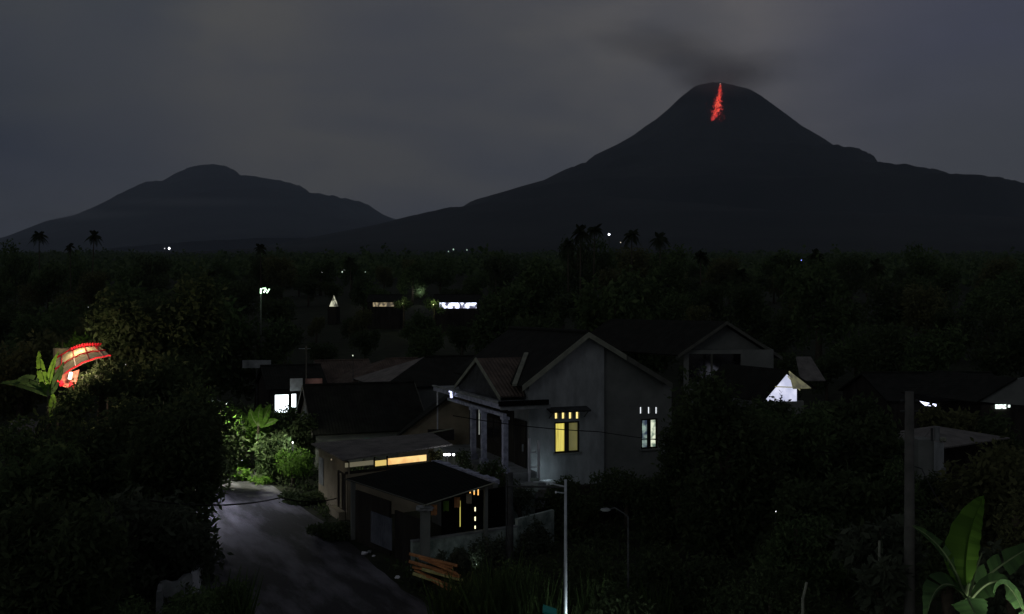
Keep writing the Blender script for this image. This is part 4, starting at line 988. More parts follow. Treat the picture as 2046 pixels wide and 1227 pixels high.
bushes = [
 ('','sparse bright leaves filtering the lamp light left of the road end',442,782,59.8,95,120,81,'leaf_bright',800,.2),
 ('','dark shrub at the house base right of the yellow lit window',1255,922,45.5,170,110,82,'leaf_dark',3800,.2),
 ('','dark shrub at the house base under the yellow lit window',1125,938,45.3,110,90,83,'leaf_dark',2600,.19),
 ('','dark twiggy bush in front of the water tower base',1850,945,42,120,130,78,'leaf_dark',3500,.22),
 ('','dark bush between the thick pole and the banana plant',1790,900,38,120,160,79,'leaf_mid',3500,.22),
 ('','yellow green weeds catching the hidden lamp at the road corner',520,950,57.5,60,45,80,'leaf_bright',700,.18),
 ('','glinting bush just left of the green banana plant',452,822,59.5,56,90,72,'leaf_bright',900,.2),
 ('','bright bush narrowing over the road end',478,925,58.5,46,60,73,'leaf_bright',800,.2),
 ('','dark green shrub growing up the right corner of the gable house',1352,838,44,80,240,74,'leaf_dark',5000,.22),
 ('','twiggy bush in front of the crumpled bluish tarpaulin',40,822,43,120,120,75,'leaf_mid',1500,.22),
 ('','leafy bush half covering the mossy block wall from the right',915,1085,36.5,90,90,76,'leaf_cool',2200,.16),
 ('','broad dark bush at the bottom edge right of the lamp post',1230,1130,28,200,180,77,'leaf_dark',6000,.19),
 ('','yellow green shrub lit on top of the red lit canopy',150,672,66,90,60,67,'leaf_bright',900,.3),
 ('','leafy shrub catching white light just below the red lit canopy',135,775,53,100,80,68,'leaf_mid',1800,.24),
 ('','small hedge plant at the mossy wall end near the slim dark pole',1040,955,44,60,70,69,'leaf_cool',1200,.16),
 ('','dark bush in front of the plinth left of the round tree',1310,960,44,120,150,70,'leaf_dark',4000,.2),
 ('','low dark bush below the yellow lit window',1150,975,44.5,150,110,71,'leaf_dark',4000,.18),
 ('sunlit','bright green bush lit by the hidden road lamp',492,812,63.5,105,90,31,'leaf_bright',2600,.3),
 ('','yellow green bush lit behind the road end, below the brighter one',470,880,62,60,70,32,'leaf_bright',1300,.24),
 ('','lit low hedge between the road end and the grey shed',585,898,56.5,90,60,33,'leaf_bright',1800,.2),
 ('','dark bush at the foot of the grey shed beside the road',600,985,52,100,110,34,'leaf_dark',3000,.2),
 ('','mid green bush at the bottom edge left of the road',440,1140,30,120,170,35,'leaf_mid',5000,.15),
 ('','dark bush hiding the foot of the parapet',330,1185,27,190,170,36,'leaf_mid',6000,.15),
 ('','black hedge bush between road and open shed',660,1040,44,100,80,37,'leaf_dark',2600,.17),
 ('','dark green bush climbing the mossy block wall',975,1045,37.5,110,150,38,'leaf_cool',4500,.16),
 ('','grey green climber bush on the mossy yard wall',1060,1010,42,110,130,39,'leaf_cool',3500,.17),
 ('','dark bush below the dim lamp post',1200,1100,33,220,190,40,'leaf_dark',6000,.18),
 ('','black bush left of the lit lamp post foot',1040,1105,32,160,200,41,'leaf_mid',6000,.16),
 ('','dark bush under the round tree, right of the dim post',1380,1080,33,230,240,42,'leaf_dark',7000,.19),
 ('','broad leaved grey green bush left of the thick pole',1760,1010,29,170,150,43,'leaf_cool',1600,.36),
 ('','broad leaved bush low beside the thick pole',1765,1115,26,90,110,44,'leaf_cool',500,.42),
 ('','dark green bush in the middle of the right hand thicket',1590,1010,33,190,150,45,'leaf_mid',5000,.2),
 ('','black bush at the bottom edge between the posts',1540,1140,28,300,200,46,'leaf_dark',7000,.18),
 ('','yellowish twiggy bush at the right edge above the banana plant',2030,985,24,100,150,47,'leaf_olive',1700,.15),
 ('','dark bush behind the banana plant',1900,1010,26,150,160,48,'leaf_dark',5000,.17),
 ('','dark bush on the right side of the banana plant',2020,1080,23,130,150,49,'leaf_cool',1800,.25),
 ('','potted leafy shrub in front of the porch columns',978,905,47.5,50,70,50,'leaf_mid',1200,.15),
 ('','dark shrub on the terrace left of the porch columns',925,900,51,50,60,51,'leaf_dark',1000,.16),
 ('','small olive shrub behind the coping wall',870,895,50.5,34,40,52,'leaf_olive',700,.14),
 ('','thin shrub growing against the violet coping wall',1003,925,45.5,26,60,53,'leaf_mid',500,.15),
]
for q, lab, *a in bushes:
    ptree('bush', lab, *a[:7], n=a[7], leaf=a[8], cat='bush', k=7)

# mid distance wood: separate trees, five shapes
protos = []
for i, (m, h, rx, rz, n, lf) in enumerate((('leaf_dark',13,5,5,2600,.75),('leaf_mid',11,5.5,4,2600,.75),('leaf_olive',15,4.2,6,2600,.7),('leaf_dark',10,4,4,2000,.7),('leaf_mid',17,5,6.5,3000,.8))):
    protos.append((m, h, rx, rz, n, lf))
r = random.Random(77); built = {}
side = lambda px: 'far left' if px < 420 else 'left' if px < 760 else 'middle' if px < 1150 else 'right' if px < 1600 else 'far right'
cnt = 0
for ring, (Y0, Y1, num) in enumerate(((88,112,20),(118,160,26),(165,230,34),(240,340,44),(350,480,44))):
    for i in range(num):
        px = -60+2180*(i+r.uniform(.1,.9))/num; Y = r.uniform(Y0, Y1)
        if ring == 0 and 560 < px < 1010: continue
        if ring < 3 and 640 < px < 960: Y *= 1.0
        k = r.randrange(5); m, h, rx, rz, n, lf = protos[k]; p = W(px, 600, Y); z = gzf(p.x, Y)
        sc_ = r.uniform(.72,1.12)*(0.8 if ring == 0 else 1)
        if ring < 3 and 620 < px < 960: sc_ *= .62
        lab = '%s tree in the %s row of unlit woodland on the %s' % (('dark domed','mid green spreading','olive narrow','small dark','tall green')[k], ('first','second','third','fourth','fifth')[ring], side(px))
        grp = lab+' of the view'
        if k not in built:
            t = tree('woodland_tree', lab, p.x, Y, h, rx, rz, 100+k, m, n, lf, group=grp, z0=z, k=8); built[k] = t; t.scale = (sc_,)*3; t.rotation_euler.z = r.uniform(0,6)
        else: copy_tree(built[k], (p.x, Y, z-.3), lab, r.uniform(0,6.28), sc_, grp)

for i, (px, yt, Y, w_) in enumerate(((1155,458,300,90),(1205,478,310,70),(1275,466,290,110),(1330,478,280,90),(1000,498,330,90),(880,515,350,80),(560,492,340,90),(640,508,360,70),(300,498,340,90),(30,486,320,80),(1440,494,300,90),(1560,492,320,100),(1700,498,300,90),(1850,488,320,110),(1990,494,300,90),(1090,498,290,80),(520,500,350,60),(160,506,330,70))):
    p = W(px, yt, Y); z = gzf(p.x, Y); k = (0,1,2,4)[i%4]; m, h, rx, rz, n, lf = protos[k]; s_ = (p.z-z)/h
    t = copy_tree(built[k], (p.x, Y, z-.3), 'tall irregular crown breaking the skyline, %s from the left' % ('tenth','eleventh','twelfth','thirteenth','eighth','seventh','fifth','sixth','third','first','fourteenth','fifteenth','sixteenth','seventeenth','eighteenth','ninth','fourth','second')[i], r.uniform(0,6), (w_/F*Y/(2.2*rx),)*2+(s_,), 'tall crowns on the woodland skyline')
# coconut palms
def palm(px, ytop, Y, crown, seed, lab):
    p = W(px, ytop, Y); z0 = gzf(p.x, Y); h = p.z-z0-crown*.35
    t = thing('palm_tree', (p.x, Y, z0), lab, 'palm tree'); r = random.Random(seed); o_ = Vector((p.x,Y,z0))
    lean = Vector((r.uniform(-1,1), r.uniform(-1,1), 0))*.04*h; top = o_+Z*h
    b = MB(); b.tube([o_-lean*.6-Z, o_+Z*h*.5-lean*.4, top], [.24,.17,.13], 8); b.build('trunk', M['bark'], t, True)
    b = MB()
    for k in range(22):
        a = k*2.399+r.uniform(-.2,.2); el = r.uniform(-.5,1.25); d = Vector((math.cos(a),math.sin(a),0)); L_ = crown*r.uniform(.85,1.1)
        pts = []
        for j in range(9):
            q = j/8; pts.append(top+d*L_*q*math.cos(el)*(1-.12*q)+Z*(L_*q*math.sin(el)-L_*.75*q*q*(1.0 if el < .9 else .6)))
        b.tube(pts, [.05*(1-q/9)+.01 for q in range(9)], 4)
        for j in range(1,9):
            c = pts[j]; ax = (pts[j]-pts[j-1]).normalized(); sd = ax.cross(Z).normalized(); 
            for s_ in (-1,1):
                for qq in (0,.33,.66):
                    c2 = pts[j-1].lerp(pts[j],qq); w_ = crown*.24*math.sin(math.pi*min(.95,(j+qq)/9)+.2)
                    tip = c2+sd*s_*w_*.8+ax*w_*.5-Z*w_*.55; b.poly([c2-ax*.09, c2+ax*.09, tip+ax*.04, tip-ax*.04])
    b.build('crown', M['palm'], t)
for a in ((78,462,290,3.6,1,'coconut palm, leftmost of the two standing against the far left mountain foot'),(188,463,270,3.2,2,'coconut palm with a visible bare trunk against the far left mountain foot'),
          (140,487,300,2.3,3,'small palm crown between the two left hand coconut palms'),(520,488,330,3.6,4,'palm crown standing on the skyline above the tall lamp post'),
          (1160,452,230,3.7,5,'left palm of the tall pair beside the bluish hill light'),(1188,447,240,3.5,6,'right palm of the tall pair beside the bluish hill light'),
          (1262,458,250,3.6,7,'palm just right of the bluish hill light'),(1318,466,240,3.8,8,'palm on the skyline below the volcano summit'),(1135,480,260,3.2,9,'lower palm left of the tall pair'),
          (1400,505,230,3.6,10,'palm in the dark woodland right of the skyline group'),(1630,500,280,4.0,11,'palm on the right of the blue light'),(1750,520,230,3.5,12,'palm in the far right woodland above the long black roof'),
          (700,515,330,3.4,13,'palm over the scattered village lights left of centre'),(990,530,300,3.3,14,'lone palm right of the white lit far building'),(1480,540,190,3.4,15,'palm behind the grey neighbour house'),
          (420,540,240,3.2,16,'palm behind the tall domed tree'),(1890,640,110,3.2,17,'near palm behind the long black roof')):
    palm(*a)

# far off wood: one mass
def far_wood():
    rs = np.random.RandomState(5); n = 5200
    Y = 480*(3400/480)**rs.uniform(0,1,n); px = rs.uniform(-120,2170,n); X = (px-CX)/F*Y; Zg = gz(X,Y)
    h = rs.uniform(6,14,n)*(1+rs.uniform(0,.35,n)*(rs.uniform(0,1,n) < .12)*3); rad = rs.uniform(3.5,7,n); cards = 16
    d = rs.normal(size=(n,cards,3)); d /= np.linalg.norm(d,axis=2)[...,None]; d[...,2] = np.abs(d[...,2])
    C = np.stack([X,Y,Zg+h*.45],-1)
    P = C[:,None,:]+d*np.stack([rad,rad,h*.5],-1)[:,None,:]*rs.uniform(.6,1,(n,cards,1)); P = P.reshape(-1,3)
    sz = np.repeat(2.2+Y*.0012, cards)
    v, f = leaf_quads(P, 1.0, rs, 0, .9); P4 = np.repeat(P,4,0); v = P4+(v-P4)*np.repeat(sz,4)[:,None]
    o = link('far_wood', np_mesh('far_wood', v, f), M['leaf_mid']); tag(o, kind='stuff')
far_wood()

# undergrowth and grass
def undergrowth():
    rs = np.random.RandomState(8); n = 90000
    Y = rs.uniform(22, 92, n); px = rs.uniform(-60, 2100, n); X = (px-CX)/F*Y
    xr = np.interp(Y, [30,33.1,37,41.4,47.7,54.7,62,70,80,95], [-.6,-2.7,-4.7,-6.8,-9.9,-13.6,-17.4,-21.5,-27,-34])+.25
    xl = np.interp(Y, [24,29,35,40,45,52,60,68,78,95], [-10.2,-10.6,-12,-13.3,-15,-18.2,-21.9,-26,-31.5,-40])-.1
    ok = (X > xr) | (X < xl)
    q = (X-O0.x)*V.x+(Y-O0.y)*V.y; s_ = (X-O0.x)*U.x+(Y-O0.y)*U.y
    ok &= ~((q > -2.6) & (q < 9.5) & (s_ > -2.8) & (s_ < 11.5))
    ok &= ~((X > -9.5) & (X < -.5) & (Y > 38.5) & (Y < 56))
    ok &= rs.uniform(0,1,n) < .35+.65*(np.sin(X*.9)*np.sin(Y*.7+1) > -.2)
    X, Y = X[ok], Y[ok]; P = np.stack([X,Y,gz(X,Y)+rs.uniform(0,.55,len(X))*(.3+.7*(np.sin(X*1.3+Y)>0))],-1)
    v, f = leaf_quads(P, .3, rs, -.5, .4)
    o = link('undergrowth', np_mesh('undergrowth', v, f), M['leaf_dark']); tag(o, kind='stuff')
undergrowth()
def grass_tuft(px, py, Y, n, h, spread, seed, lab):
    r = random.Random(seed); p = W(px, py, Y); b = MB(); o_ = Vector((0,0,0))
    for i in range(n):
        a = r.uniform(0,6.28); q = spread*r.random()**.5; c = Vector((math.cos(a)*q, math.sin(a)*q, 0)); d = Vector((r.uniform(-1,1),r.uniform(-1,1),0))*h*.4; hh = h*r.uniform(.5,1.1); w_ = r.uniform(.02,.045)*h
        s_ = Vector((r.uniform(-1,1),r.uniform(-1,1),0)).normalized()*w_
        m1 = c+d*.35+Z*hh*.55; t_ = c+d+Z*hh
        b.poly([c-s_, c+s_, m1+s_*.8, m1-s_*.8]); b.poly([m1-s_*.8, m1+s_*.8, t_+s_*.1, t_-s_*.1])
    o = b.build('grass_tuft', M['grass']); o.location = (p.x, Y, p.z); tag(o, lab, 'grass tuft')
    return o
for i, (px, Y, h, lab) in enumerate(((1085,27,1.3,'bright grass tuft left of the lamp post foot'),(900,32,1.6,'grass tuft under the orange planks'),(1165,28,1.4,'grass tuft right of the lamp post foot'),(1000,29,2.1,'tall grass tuft lit at the bottom edge left of the lamp post'),(1048,28,1.6,'shorter grass tuft beside the lamp post foot'),(965,31,1.9,'grass tuft below the scrap timber heap'),
        (925,33,1.5,'dark grass tuft at the right edge of the road'),(452,29,1.5,'grass tuft growing at the left road edge'),(1230,29,1.4,'dim grass tuft between the two lamp posts'),(1310,30,1.3,'dark grass tuft right of the dim lamp post'))):
    o = grass_tuft(px, 1227, Y, 75, h, .7, i, lab); o.location.z = max(0, o.location.z-.0) if False else 0
    o.location.z = 0; z = CH-(1240-CY)/F*Y
    if z > 0: o.scale.z = (z+h)/h

# banana plants
M['banana'] = leafmat('banana_leaf', (.12,.25,.035), (.07,.15,.02), .5, .4)
M['banana_dim'] = leafmat('dark_banana_leaf', (.07,.14,.045), (.04,.08,.03), .3, .5)  # darker green for the remaining leaves
M['petiole'] = mat('pale_petiole', (.2,.26,.13), (.13,.17,.08), 3, .6)
def banana_leaf(par, base, mid, tip, width, m, seed=0, torn=0.0, side=None, fold=.25, rib='petiole'):
    r = random.Random(seed); base, mid, tip = Vector(base), Vector(mid), Vector(tip); n = 26; b = MB()
    pts = [base*(1-t)**2+mid*2*t*(1-t)+tip*t*t for t in [i/n for i in range(n+1)]]
    pr = None
    for i, p in enumerate(pts):
        t = i/n; d = (pts[min(i+1,n)]-pts[max(i-1,0)]).normalized()
        s_ = (side if side is not None else d.cross(Vector((0,-1,.2)))).normalized(); s_ = (s_-d*s_.dot(d)).normalized(); nn_ = s_.cross(d)
        w_ = width*(math.sin(math.pi*min(1,t**.8*.97+.03))**.62)*(1-.15*t)
        wl = w_*(1+.04*math.sin(i*1.3)); wr = w_*(1+.04*math.sin(i*1.7+1))
        cl, cr = p-s_*wl+nn_*w_*fold+Z*0, p+s_*wr+nn_*w_*fold
        if i > 0 and pr:
            if r.random() > torn: b.poly([pr[0], pr[1], p, cl])
            if r.random() > torn: b.poly([pr[1], pr[2], cr, p])
        pr = (cl, p, cr)
    o = b.build('leaf', M[m], par, True)
    b = MB(); b.tube([q-Vector((0,.008,0)) for q in pts], [.028*(1-i/(n+2))+.004 for i in range(n+1)], 5); b.build('midrib', M[rib], o)
    return o
bp = thing('banana_plant', W(1930,1227,20)-Z*4.4, 'large banana plant with one big upright green leaf at the lower right', 'banana plant')
c = W(1928,1192,20)
b = MB(); b.tube([Vector((c.x,c.y,0)), Vector((c.x+.05,c.y,2.6)), c-Z*.1], [.17,.14,.09], 10); b.build('stem', M['petiole'], bp, True)
cx_ = c
banana_leaf(bp, W(1930,1168,19.9), W(1922,1075,19.9), W(1966,990,20.2), .42, 'banana', 1, side=Vector((1,.1,.0)), fold=-.42, rib='banana')
banana_leaf(bp, c+Vector((-.02,-.05,0)), W(1895,1085,20.0), W(1822,1050,19.6), .17, 'banana_dim', 2, torn=.12, side=Vector((.5,.6,.6)))
banana_leaf(bp, c+Vector((0,-.1,0)), W(1868,1120,19.5), W(1848,1250,18.7), .34, 'banana_dim', 3, torn=.05, side=Vector((.3,1,.1)))
banana_leaf(bp, c+Vector((.1,-.1,0)), W(2010,1110,19.7), W(2050,1240,18.9), .34, 'banana_dim', 4, torn=.05, side=Vector((-.2,1,.1)))
banana_leaf(bp, c+Vector((.05,.1,0)), W(2000,1120,20.8), W(2075,1085,21.3), .3, 'banana_dim', 5, torn=.15)
banana_leaf(bp, c+Vector((0,-.2,0)), W(1925,1180,19.2), W(1965,1262,18.3), .36, 'banana_dim', 6, torn=.08, side=Vector((1,.2,.1)))
b = MB(); b.tube([c, W(1935,1165,19.9)], [.05,.03], 6); b.tube([c, W(1912,1148,19.8)], [.035,.02], 6); b.tube([c+Vector((.1,0,0)), W(1950,1135,20.3), W(1962,1105,20.6)], [.03,.02,.01], 6); b.build('stalk', M['petiole'], bp)
bp2 = thing('banana_plant', W(95,830,54)-Z*2, 'banana plant in front of the red lit canopy, its leaves edged by warm light', 'banana plant')
c = W(98,790,54); b = MB(); b.tube([(c.x,c.y,0),(c.x,c.y,c.z)], [.2,.1], 8); b.build('stem', M['bark'], bp2)
for i, (mx_, my, tx, ty, w_) in enumerate(((80,740,78,700,.3),(60,735,28,770,.3),(118,755,128,722,.28),(95,745,118,700,.2),(50,760,0,765,.25),(112,790,100,845,.25))):
    banana_leaf(bp2, c, W(mx_,my,54), W(tx,ty,53.6), w_, 'banana' if i in (0,3,5) else 'banana_dim', 10+i, torn=.05)
bp3 = thing('banana_plant', W(520,860,62)-Z, 'small banana plant glowing green beside the hidden road lamp', 'banana plant')
c = W(516,850,62); b = MB(); b.tube([(c.x,c.y,0),(c.x,c.y,c.z)], [.15,.08], 8); b.build('stem', M['bark'], bp3)
for i, (mx_, my, tx, ty, w_) in enumerate(((503,838,500,815,.34),(514,830,522,806,.36),(532,828,541,806,.36),(545,842,556,838,.26))):
    banana_leaf(bp3, c, W(mx_,my,61.8), W(tx,ty,61.5), w_, 'banana', 20+i)
# pale cut stumps of stakes
for px, y0, y1, Y, lab in ((1757,1080,1112,27,'short pale stake above the broad leaved bush'),(1604,1163,1196,25,'leaning pale stake in the black thicket')):
    a, c = W(px, y1, Y), W(px+(0 if px > 1700 else 8), y0, Y); b = MB(); b.tube([a-Z*a.z*.98-(c-a)*0, a, c], [.04,.04,.035], 7); o = b.build('stake', M['barge']); tag(o, lab, 'stake')
b = MB(); p = W(1095,1222,22); b.slab([p+Vector((-.12,-.1,.05)), p+Vector((.2,-.1,-.06)), p+Vector((.22,.3,-.03)), p+Vector((-.1,.3,.08))], .05); o = b.build('teal_sheet', mat('teal_plastic', (.03,.35,.3), None, 3, .5)); b = None
tag(o, 'small teal plastic sheet at the bottom edge left of the lamp post', 'plastic sheet')

# ---- red lit canopy on the left
rc = thing('festive_canopy', W(165,760,60), 'warm lit ribbed canopy roof edged with red tubing behind dark leaves', 'canopy')
cloth = mat('sand_canopy_cloth', (.78,.66,.45), (.5,.4,.22), 3, .8, bump=.3); redm = mat('red_tubing', (.8,.03,.05), (.5,.01,.03), 4, .4)
a0, a1, b1_, b0 = W(108,765,58), W(222,712,58.6), W(200,692,63), W(112,716,63)
def bil(s_, t_): return a0.lerp(a1,s_).lerp(b0.lerp(b1_,s_),t_)+Z*.35*math.sin(math.pi*s_)
b = MB(); n = 10
for i in range(n):
    for j in range(5): b.poly([bil(i/n,j/5), bil((i+1)/n,j/5), bil((i+1)/n,(j+1)/5), bil(i/n,(j+1)/5)])
b.build('roof', cloth, rc)
for t_ in (.02,.5,.98):
    b = MB(); b.tube([bil(i/12,t_)+Z*.06-U*.02+Z*.03*math.sin(i*2.3) for i in range(13)], .045, 6); b.build('edge_tube', redm, rc)
for i in range(4):
    b = MB(); s_ = (i+.5)/4; b.tube([bil(s_,j/5)+Z*.05 for j in range(6)], .03, 5); b.build('rib', redm, rc)
for i in range(12):
    q = bil(.35+.65*i/11, .9)+Z*.18; b = MB(); b.blob(q, .08,.08,.13, i, .1, 7, 5); b.build('finial', redm, rc)
fr_ = [W(110,768,57.5), W(150,778,57.5), W(158,738,58), W(125,748,58)]
b = MB(); b.slab(fr_, .05, n=(0,-1,0)); b.build('front_cloth', mat('salmon_cloth', (.7,.25,.18), (.5,.14,.1), 5, .8, stretch=(6,1,1)), rc)
for px, py in ((111,762),(122,766),(143,769)):
    b = MB(); b.blob(W(px,py,57.2), .16,.16,.2, px, .2); b.build('lantern', redm, rc)
b = MB(); b.tube([W(139,757,57.1), W(142,744,57.3)], .11, 8); b.build('tube_lamp', emis('warm_tube', (1,.75,.6), 2.0), rc)
for px in (115, 215):
    b = MB(); p = W(px,750,58.5); b.tube([(p.x,p.y,0), p], .06, 6); b.build('post', M['wood'], rc)
lamp_light('canopy_shine', W(150,736,56.0), 560, (1,.72,.5), rc, .2)
lamp_light('canopy_top', W(150,682,61.5), 90, (1,.85,.5), rc, .2)
hb_ = thing('water_drum', W(125,700,64), 'dim brown water drum raised on a stand behind the red lit canopy', 'drum')
b = MB(); p = W(125,695,64); b.tube([p+Z*.0, p-Z*.9], [.62,.58], 14); b.build('drum', M['warmwall'], hb_); b = MB(); b.tube([p-Z*.9, (p.x,p.y,0)], .3, 8); b.tube([p, p+Z*.5], .04, 6); b.build('stand', M['wood'], hb_)

# ---- hidden road lamps
def road_lamp(loc, base, energy, col, lab, bulbs=1, arm=(.8,-.3)):
    t = thing('street_lamp', (loc.x-arm[0], loc.y-arm[1], base), lab, 'street lamp'); p = Vector((loc.x-arm[0], loc.y-arm[1], loc.z+.3))
    b = MB(); b.tube([(p.x,p.y,base), p], [.08,.05], 8); b.tube([p, loc+Z*.08], .03, 6); b.build('shaft', M['metal'], t)
    b = MB(); b.box(loc+Z*.05, .5,.16,.07); b.build('lamp_head', M['metal'], t)
    b = MB(); b.box(loc-Z*.01, .4,.12,.03); b.build('bulb', emis('road_bulb', col, 9), t)
    lamp_light('road_glow', loc-Z*.2, energy, col, t, .15, spot=(math.radians(172), (0,0,-1))); return t
road_lamp(W(446,806,58.5), 0, 2600, (1,1,.8), 'street lamp glinting through leaves where the road disappears')
road_lamp(W(405,890,49.5), 0, 760, (.84,.84,1), 'street lamp hidden in the tree that leans over the road')
# scattered small lights between the leaves on the left: porch bulbs of houses hidden behind
fl = [(202,903,'a'),(366,910,''),(398,916,''),(441,914,''),(455,914,''),(468,918,''),(1551,1023,'')]
def bulb_thing(px, py, Y, size, col, s_, lab, nm='house_lamp', grp=None, base=None):
    p = W(px, py, Y); g0 = gzf(p.x, Y) if base is None else base
    t = thing(nm, (p.x, Y, min(g0, p.z-.5)), lab, 'lamp', grp)
    b = MB(); b.tube([(p.x,Y+.1,min(g0, p.z-.5)), p+Vector((0,.1,0))], max(.03, size*.3), 5); b.build('post', M['darkmetal'], t)
    b = MB(); b.blob(p, size, size, size*1.15, 1, .05, 8, 6); b.build('bulb', emis('far_bulb', col, s_), t); return t
wv = (.95,.98,1)
for i, (px, py) in enumerate(((366,910),(398,916),(441,914),(455,914),(468,919),(484,918))):
    bulb_thing(px, py, 64+i*.3, .06, wv, 4, 'white garden lamp, number %s from the left in the low row beyond the road trees' % ('one','two','three','four','five','six')[i], 'garden_lamp', base=0)
bulb_thing(1551,1022,38,.032,wv,4,'tiny white lamp among the bushes right of the round tree','garden_lamp', base=0)
# ---- distant lights
for px, py, Y, sz, col, s_, lab in (
 (338,496,760,.75,wv,8,'bright white light on the skyline under the left mountain'),(329,496,780,.4,wv,1.0,'faint light just left of the bright skyline one'),
 (1217,468,900,.9,(.8,.86,1),9,'bright bluish white light on the slope beside the palms'),(1240,484,800,.35,(1,.9,.7),.8,'faint warm light below the bright slope light'),(1601,519,700,.45,(.25,.3,1),4,'tiny deep blue light in the woodland on the right'),
 (478,572,330,.28,wv,2.5,'small white light left of the tall green white lamp'),(615,543,420,.25,wv,.7,'faint light, leftmost of the village lights'),(644,543,420,.38,wv,2.6,'slanting white light among the village lights'),(645,536,430,.2,(.6,.8,.6),.6,'dim green light over the slanting white one'),
 (684,543,420,.3,(.7,.9,.7),1.0,'dim greenish light right of the slanting white one'),(688,539,425,.2,wv,.9,'tiny light beside the dim greenish one'),(712,570,330,.22,wv,1.2,'small light left of the lit foliage'),
 (838,551,380,.24,wv,2.4,'single white light above the white lit building'),(730,543,400,.2,(.6,.8,.6),.5,'very faint green light in the village'),
 (416,711,95,.09,wv,3,'small white bulb on a dark wall under the tall lamp'),(251,727,70,.07,wv,1.6,'small white bulb right of the red lit canopy'),(177,652,95,.1,(.8,.85,.6),.7,'dim bulb above the red lit canopy'),(191,650,96,.06,wv,1,'tiny bulb beside the dim one above the red lit canopy'),
 (92,597,330,.2,wv,.6,'faint light, leftmost in the upper far left row'),(115,597,330,.28,wv,1.6,'clearer light in the upper far left row'),(163,597,330,.3,wv,.6,'faint light, rightmost in the upper far left row'),
 (138,614,300,.36,wv,1.4,'brightest light in the lower far left row'),(153,614,300,.22,wv,.7,'faint light next to the brightest in the lower far left row'),(176,614,300,.26,wv,.7,'faint light at the right end of the lower far left row'),(69,614,300,.22,wv,.4,'very faint light at the left end of the lower far left row'),
 (896,502,1000,.6,(.5,.75,.6),.5,'faint greenish light, left one below the slope'),(906,498,1000,.8,(.5,.75,.6),.6,'faint greenish light, middle one below the slope'),(933,499,1000,.7,(.5,.75,.6),.45,'faint greenish light, right one below the slope'),
 (705,710,72,.05,(.7,.8,.6),.8,'tiny bulb over the brown house roof'),(1967,157,0,0,wv,0,'')):
    if Y: bulb_thing(px, py, Y, sz, col, s_, lab, 'distant_lamp')
# lit leaves round two far lamps
for i, (px, py, Y, e, c) in enumerate(((757,578,300,260,(.95,1,.7)),(840,578,300,180,(.9,.95,1)),(805,600,215,60,(1,1,.6)),(866,602,205,90,(.9,1,.5)))):
    t = bulb_thing(px, py+6, Y, .1, c, 3, ('lamp lighting leaves on the left of the lone bulb','lamp lighting grey leaves on the right of the lone bulb','small lamp between the two lit far buildings','lamp lighting leaves at the left end of the white building')[i], 'yard_lamp')
    lamp_light('yard_glow', W(px,py+4,Y-1.5), e, c, t, .3)
    p = W(px,py+5,Y+.3); tree('bush', ('leafy','grey leaved','small','bright leaved')[i]+' bush lit by the yard lamp, '+('first','second','third','fourth')[i]+' from the left', p.x, Y+1.2, p.z+1.5-gzf(p.x,Y), 2.4, 1.8, 300+i, 'leaf_mid', 700, .5, cat='bush', k=5)
# far buildings with lit fronts
litleaf = lambda c, s_, c2, sc=2.5: emis('lit_front', c, s_, c2, sc, (1,1,.6), (.42,.55))
def far_house(label, px, py, Y, wpx, hpx, m, ridge=1.8, slope=False):
    p0, p1 = W(px-wpx/2-14, py, Y), W(px+wpx/2+14, py, Y); g0 = gzf(p0.x, Y); ze = W(px, py-hpx/2-1, Y).z
    t, q = bg_house('far_house', label, p0+Vector((0,4,0)), p1+Vector((0,4,0)), 4.0, ze+ridge, ze, ang=0, wall='wood', roof='dtile', base=g0-1)
    a, c = W(px-wpx/2, py, Y-.6+.6), W(px+wpx/2, py, Y); b = MB(); z0, z1 = W(px,py+hpx/2,Y).z, ze-.05
    b.box(((a.x+c.x)/2, Y-.15+.4, (z0+z1)/2), c.x-a.x, .06, z1-z0); b.build('lit_front', m, t); return t
far_house('far low building with a blazing bluish white front', 915, 610, 212, 74, 11, litleaf((.75,.8,1), 2.6, (.03,.03,.05), 1.1))
far_house('far low building with a dim warm lit front', 766, 608, 225, 42, 8, litleaf(s2l(150,135,105), 1, s2l(50,45,35), 1.5))
t = thing('far_house', W(666,606,235), 'far small pointed gable lit pale cream', 'house')
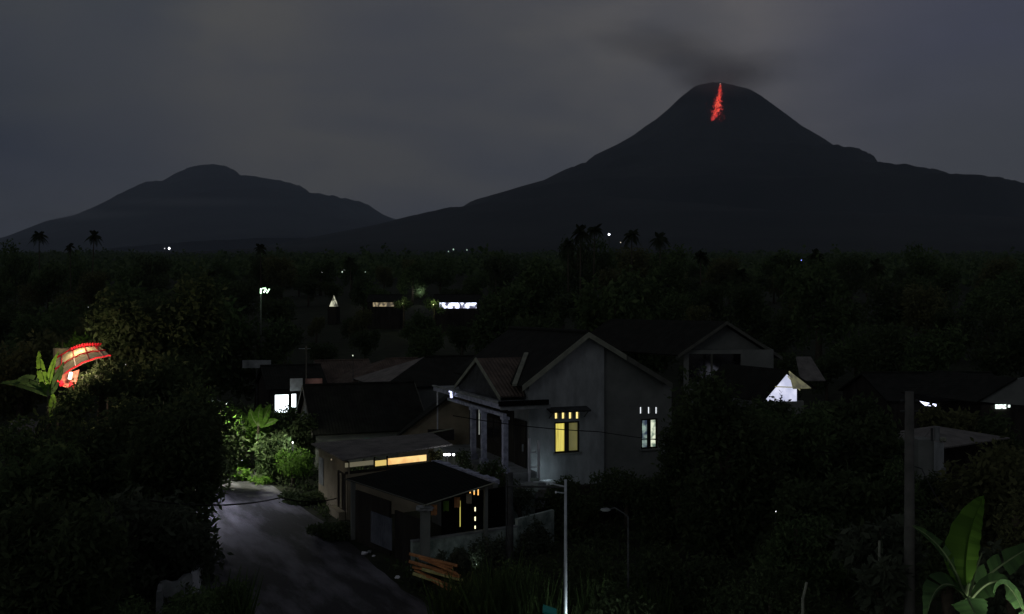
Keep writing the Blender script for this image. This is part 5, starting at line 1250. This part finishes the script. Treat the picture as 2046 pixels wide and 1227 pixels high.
b = MB(); Y = 235; b.slab([W(658,612,Y), W(676,612,Y), W(667,588,Y)], .3, n=(0,-1,0)); b.build('lit_front', litleaf(s2l(190,190,165), 1, s2l(60,60,50), 1.5), t)
b = MB(); b.slab([W(656,613,Y-.4), W(667,586,Y-.4), W(667,586,Y+6), W(656,613,Y+6)], .15); b.slab([W(667,586,Y-.4), W(678,613,Y-.4), W(678,613,Y+6), W(667,586,Y+6)], .15); b.build('roof', M['dtile'], t)
b = MB(); b.box(W(667,613,Y+3)-Z*2.5, 2.2, 5, 5); b.build('wall', M['wood'], t)

# ---- unseen lamps that light the foreground; hedge and block wall lamps are added
def yard_lamp(p, base, e, c, lab, soft=.2):
    t = thing('yard_lamp', (p.x, p.y, base), lab, 'lamp'); b = MB(); b.tube([(p.x,p.y,base), p-Z*.05], .04, 6); b.build('post', M['darkmetal'], t)
    b = MB(); b.blob(p, .045,.045,.06, 1, .05); b.build('bulb', emis('yard_bulb', c, 1.2), t); lamp_light('yard_glow', p+Vector((0,-.12,.12)), e, c, t, soft); return t
yard_lamp(W(1172,1275,24.5), 0, 62, (.85,.97,1), 'low white lamp just below the frame at the foot of the galvanised lamp post')
yard_lamp(W(585,884,58), 0, 60, (.95,1,.85), 'low unseen lamp added above the lit hedge beside the grey shed')  # added to brighten the hedge
yard_lamp(W(950,1128,37.6), 0, 9, (.82,1,.95), 'low unseen lamp added in the bush between the block wall and the greenish yard wall')  # added to brighten the block wall
yard_lamp(W(1995,1255,19.2), 0, 34, (.95,1,.85), 'low white lamp just below the frame behind the big banana leaf')

# ------------------------------------------------------------------ render settings
S.render.engine = 'CYCLES'; C_ = S.cycles
C_.use_denoising = True; C_.max_bounces = 5; C_.diffuse_bounces = 2; C_.transmission_bounces = 3; C_.transparent_max_bounces = 4; C_.volume_bounces = 0
C_.volume_max_steps = 96; C_.volume_step_rate = 2.0; C_.sample_clamp_indirect = 2.0; C_.sample_clamp_direct = 20
C_.use_adaptive_sampling = True; C_.adaptive_threshold = .01
S.view_settings.view_transform = 'Standard'; S.view_settings.look = 'None'; S.view_settings.exposure = .2; S.view_settings.gamma = 1
